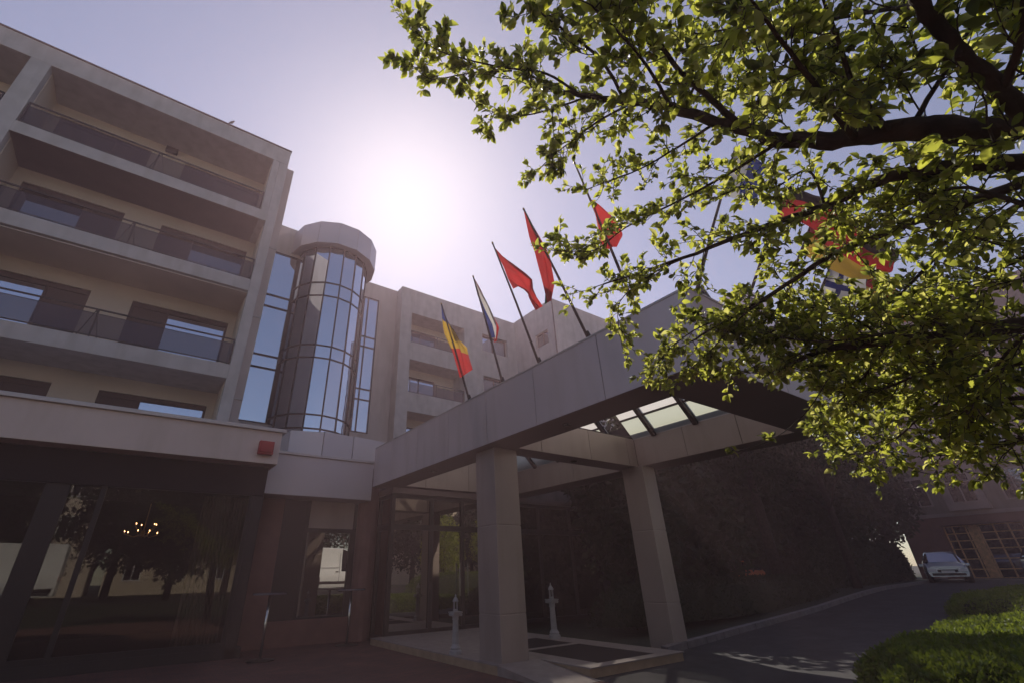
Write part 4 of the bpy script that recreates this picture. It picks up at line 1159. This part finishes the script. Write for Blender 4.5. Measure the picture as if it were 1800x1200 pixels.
# dark evergreens beyond the canopy; the last one is added to shade the driveway
for i, (x, y, h, r, s_) in enumerate([(15.6, 9.9, 6.0, 1.9, 11), (16.6, 11.6, 7.0, 2.4, 12), (20.5, 12.4, 7.4, 2.6, 13), (25, 13.2, 8.2, 2.8, 14), (30.5, 14.2, 9.0, 3.0, 15), (36.5, 16, 10, 3.4, 16), (15.0, 14.8, 8.5, 2.6, 17), (30.5, 11.6, 8.6, 2.6, 18), (36.0, 14.0, 8.0, 2.8, 19), (42, 14.5, 14, 3.5, 20), (41.3, 11.9, 9.0, 2.7, 21), (12.7, 10.3, 6.6, 1.7, 22)]):
    lab = ['dark bushy tree just right of the far canopy column', 'dark tree behind the kerb, second from the canopy', 'dark round tree in the middle of the row on the lawn', 'tall dark tree in the row before the far apartment block',
           'dark tree near the left end of the far apartment block', 'tallest dark tree, farthest along the row on the lawn', 'dark tree behind the row, beside the lobby block', 'dark tree nearest the kerb, before the gap to the apartment block', 'tall dark tree touching the left edge of the apartment block', 'tall dark tree behind the others at the apartment block corner', 'dark tree behind the silver car, touching the apartment block', 'dark tree added between the far canopy column and the glass entrance to shade the driveway'][i]
    bush_tree('dark_tree', lab, 'tree', (x, y, ground_z(x, y)), h, r, 9000, s_, ls=.30, group='dark trees on the lawn beyond the driveway', base=.03)
sh = bush_tree('shade_tree', 'wide shade tree with a dark drooping crown between the canopy and the apartment block', 'tree', (20.5, 9.6, ground_z(20.5, 9.6)), 9.6, 3.7, 15000, 51, ls=.17, base=.32)
bush_tree('shade_tree', 'slimmer shade tree overlapping the left part of the far apartment block', 'tree', (27.5, 9.6, ground_z(27.5, 9.6)), 10.5, 3.0, 11000, 52, ls=.17, base=.34)
# trees across the street (seen mirrored in the glass) and beside it
street = [(-13, -14, 8.5, 3.6, 31, 'street tree mirrored at the left end of the restaurant glass'), (-6.5, -14.5, 9, 3.8, 32, 'street tree left of the middle of the restaurant glass reflection'),
          (-0.5, -14.2, 8.6, 3.8, 33, 'large street tree mirrored at the right of the restaurant glass'), (6, -14.6, 9, 3.8, 34, 'street tree mirrored just left of the white van'),
          (12.5, -14.6, 8.4, 3.7, 38, 'street tree mirrored above the white van'), (20, -14.4, 8.6, 3.8, 39, 'street tree mirrored in the left entrance doors'), (26, -14.4, 8.0, 3.2, 40, 'street tree mirrored just left of the pale house'),
          (17.6, -5.3, 4.6, 1.7, 35, 'small bright bush tree mirrored in the entrance doors'), (22.0, -5.4, 5.2, 1.9, 36, 'bright bush tree mirrored right of the near column'), (2.2, -7.0, 7.0, 2.4, 37, 'shady tree mirrored between the restaurant glass and the lobby window')]
for x, y, h, r, s_, lab in street:
    bright = s_ in (35, 36)
    bush_tree('street_tree', lab, 'tree', (x, y, .55), h, r, 7000, s_, mat='leaf' if bright else 'leaf_dark', ls=.13 if bright else .30, group='trees along the street behind the camera', base=.05)

# ------------------------------------------------------------------ far apartment block on the right
AB = empty('apartment_building', (45, 4, .5))
def ab(b_, name, mat, par=AB, **k): return local(b_, AB).build(name, mat, par, **k)
YA, YB_, XA = 12.0, -12.0, 45.0
b_ = MB()
b_.box(XA, XA + 12, YB_, YA, 4.35, 18.4)
ab(b_, 'wall', 'far_wall')
b_ = MB(); b_.box(XA + .15, XA + 12, 9.8, YA - .2, .4, 4.35); b_.box(XA + .15, XA + 12, YB_, 5.9, .4, 4.35); b_.box(XA + .15, XA + 12, 5.9, 9.8, 3.7, 4.35); b_.box(XA + 1.2, XA + 12, 5.9, 9.8, .4, 3.7)
ab(b_, 'base', 'far_base')
b_ = MB(); b_.box(XA - .12, XA + .2, YB_, YA + .1, 4.2, 4.42); b_.box(XA - .35, XA + 12, YB_, YA + .3, 18.4, 18.75)
for z in (7.5, 10.6, 13.7): b_.box(XA - .07, XA + .02, YB_, YA + .02, z, z + .14)
ab(b_, 'cornice', 'far_trim')
for fl in range(4):
    z0 = 5.0 + fl * 3.1
    for k in range(9):
        yc = 10.2 - k * 2.45
        bay = k in (1, 5)
        xo = XA - (.5 if bay else 0)
        if bay:
            q = MB(); q.box(xo, XA, yc - 1.0, yc + 1.0, z0 - .5, z0 + 2.3); ab(q, 'bay', 'far_trim')
        f = MB()
        f.box(xo - .05, xo + .0, yc - .68, yc + .68, z0 - .08, z0); f.box(xo - .05, xo, yc - .68, yc + .68, z0 + 1.7, z0 + 1.8)
        f.box(xo - .05, xo, yc - .68, yc - .58, z0, z0 + 1.7); f.box(xo - .05, xo, yc + .58, yc + .68, z0, z0 + 1.7); f.box(xo - .045, xo, yc - .04, yc + .04, z0, z0 + 1.7); f.box(xo - .044, xo, yc - .58, yc + .58, z0 + 1.2, z0 + 1.26)
        fo = ab(f, 'window', 'far_trim')
        q = MB(); q.box(xo - .02, xo - .006, yc - .58, yc + .58, z0, z0 + 1.7); local(q, AB).build('pane', 'far_glass', fo)
# glazed oak doorway
f = MB()
for y in (5.95, 6.6, 7.3, 8.0, 8.65, 9.3, 9.72): f.box(XA + 1.0, XA + 1.12, y, y + .08, .5, 3.65)
for z in (.5, 1.0, 1.6, 2.2, 2.7, 3.15, 3.6): f.box(XA + 1.01, XA + 1.11, 5.95, 9.8, z, z + .07)
f.box(XA + 1.02, XA + 1.10, 8.1, 8.6, .55, 3.6)
do = ab(f, 'doorway', 'oak')
q = MB(); q.box(XA + 1.06, XA + 1.07, 5.95, 9.8, .5, 3.65); local(q, AB).build('pane', 'far_glass', do)
tag(AB, 'shaded apartment block with rows of windows and a glazed oak doorway at the far right', 'building')
# pale round-topped roof turret behind the canopy
DT = empty('roof_turret', (51.3, 19.9, 0)); dd_ = math.hypot(51.3, 19.9)
b_ = MB(); R_ = dd_ * math.tan(rad(3.0)); zt = EYE + .525 * (dd_ - R_ * .3); zl = EYE + .45 * dd_
NT = 14
prof = [(R_, .0), (R_, zl - .1), (R_ * .995, zl), (R_ * .95, zl + (zt - zl) * .35), (R_ * .82, zl + (zt - zl) * .66), (R_ * .55, zl + (zt - zl) * .9), (R_ * .2, zt)]
b_.lathe(prof, (0, 0, 0), NT)
b_.build('shell', 'dome_panel', DT)
b_ = MB()
for k in range(NT):
    a = 2 * math.pi * k / NT
    b_.tube([(r_ * math.cos(a), r_ * math.sin(a), z) for r_, z in prof[1:]], .035, 4)
for r_, z in prof[1:5:2]:
    b_.tube([(r_ * math.cos(2 * math.pi * k / NT), r_ * math.sin(2 * math.pi * k / NT), z) for k in range(NT + 1)], .035, 4, caps=False)
b_.build('seams', 'joint', DT)
tag(DT, 'pale panelled round turret with domed top behind the canopy corner', 'turret')
# pale house across the street, seen mirrored right of the near column
HS = empty('pale_house', (33.5, -16, .55))
b_ = MB(); b_.box(-4.5, 4.5, -5, 0, 0, 9.5); b_.build('wall', 'pale_facade', HS)
b_ = MB(); b_.box(-4.8, 4.8, -5.2, .3, 9.5, 9.8); b_.box(-4.55, 4.55, 0, .12, 3.1, 3.3); b_.box(-4.55, 4.55, 0, .12, 6.2, 6.4); b_.build('cornice', 'white_paint', HS)
for z in (.9, 4.0, 7.0):
    for x in (-3.3, -1.1, 1.1, 3.3):
        f = MB(); f.box(x - .6, x + .6, .0, .07, z, z + .08); f.box(x - .6, x + .6, 0, .07, z + 1.5, z + 1.58)
        for q in (-.6, -.2, .2, .54): f.box(x + q, x + q + .06, 0, .068, z + .08, z + 1.5)
        f.box(x - .54, x + .54, 0, .066, z + .75, z + .81)
        fo = f.build('window', 'white_paint', HS)
        q = MB(); q.box(x - .6, x + .6, .002, .02, z + .05, z + 1.5); q.build('pane', 'far_glass', fo)
tag(HS, 'pale sunlit house with white gridded windows, mirrored in the entrance glass', 'house')

# added street front behind camera (bounces sun onto the hotel, seen in its upper windows)
for i, (x0, x1, h, m_, lab) in enumerate([(-44, -22, 15, 'pale_facade', 'pale building added to bounce sunlight, left end of the row behind the camera'), (-21, -2, 12.5, 'cream_wall', 'cream building added to bounce sunlight, mirrored above the restaurant trees'), (-1, 15, 16, 'pale_facade', 'tallest pale building added to bounce sunlight, opposite the entrance'), (27, 52, 14, 'cream_wall', 'cream building added to bounce sunlight, right end of the row behind the camera')]):
    o = empty('bounce_building', ((x0 + x1) / 2, -25, .5)); hw = (x1 - x0) / 2
    b_ = MB(); b_.box(-hw, hw, -10, 0, 0, h); b_.build('wall', m_, o)
    b_ = MB(); b_.box(-hw - .2, hw + .2, -10.2, .3, h, h + .35); b_.build('roof', 'far_base', o)
    nfl = int((h - 1) / 3)
    for fl in range(nfl):
        for k in range(int(hw * 2 / 3)):
            xc = -hw + 1.8 + k * 3.0
            f = MB(); f.box(xc - .6, xc + .6, 0, .05, 1 + fl * 3, 2.6 + fl * 3); fo = f.build('window', 'white_paint', o)
            f = MB(); f.box(xc - .52, xc - .03, .05, .06, 1.08 + fl * 3, 2.52 + fl * 3); f.box(xc + .03, xc + .52, .05, .06, 1.08 + fl * 3, 2.52 + fl * 3); f.build('pane', 'far_glass', fo)
    tag(o, lab, 'building', 'buildings added behind the camera to bounce light')

# ------------------------------------------------------------------ tinted scattering volume standing in for lens flare and lifted blacks
HZ = MB(); HZ.box(-70, 90, -60, 60, -1.2, 34)
m, t, b = _mat('flare_veil')
t.nodes.remove(b)
pv = t.nodes.new('ShaderNodeVolumePrincipled')
pv.inputs['Density'].default_value = 0.0042
pv.inputs['Color'].default_value = (1.0, 0.68, 0.74, 1)
pv.inputs['Anisotropy'].default_value = 0.43
t.links.new(pv.outputs[0], t.nodes['Material Output'].inputs['Volume'])
tag(HZ.build('flare_veil', 'flare_veil'), kind='stuff')
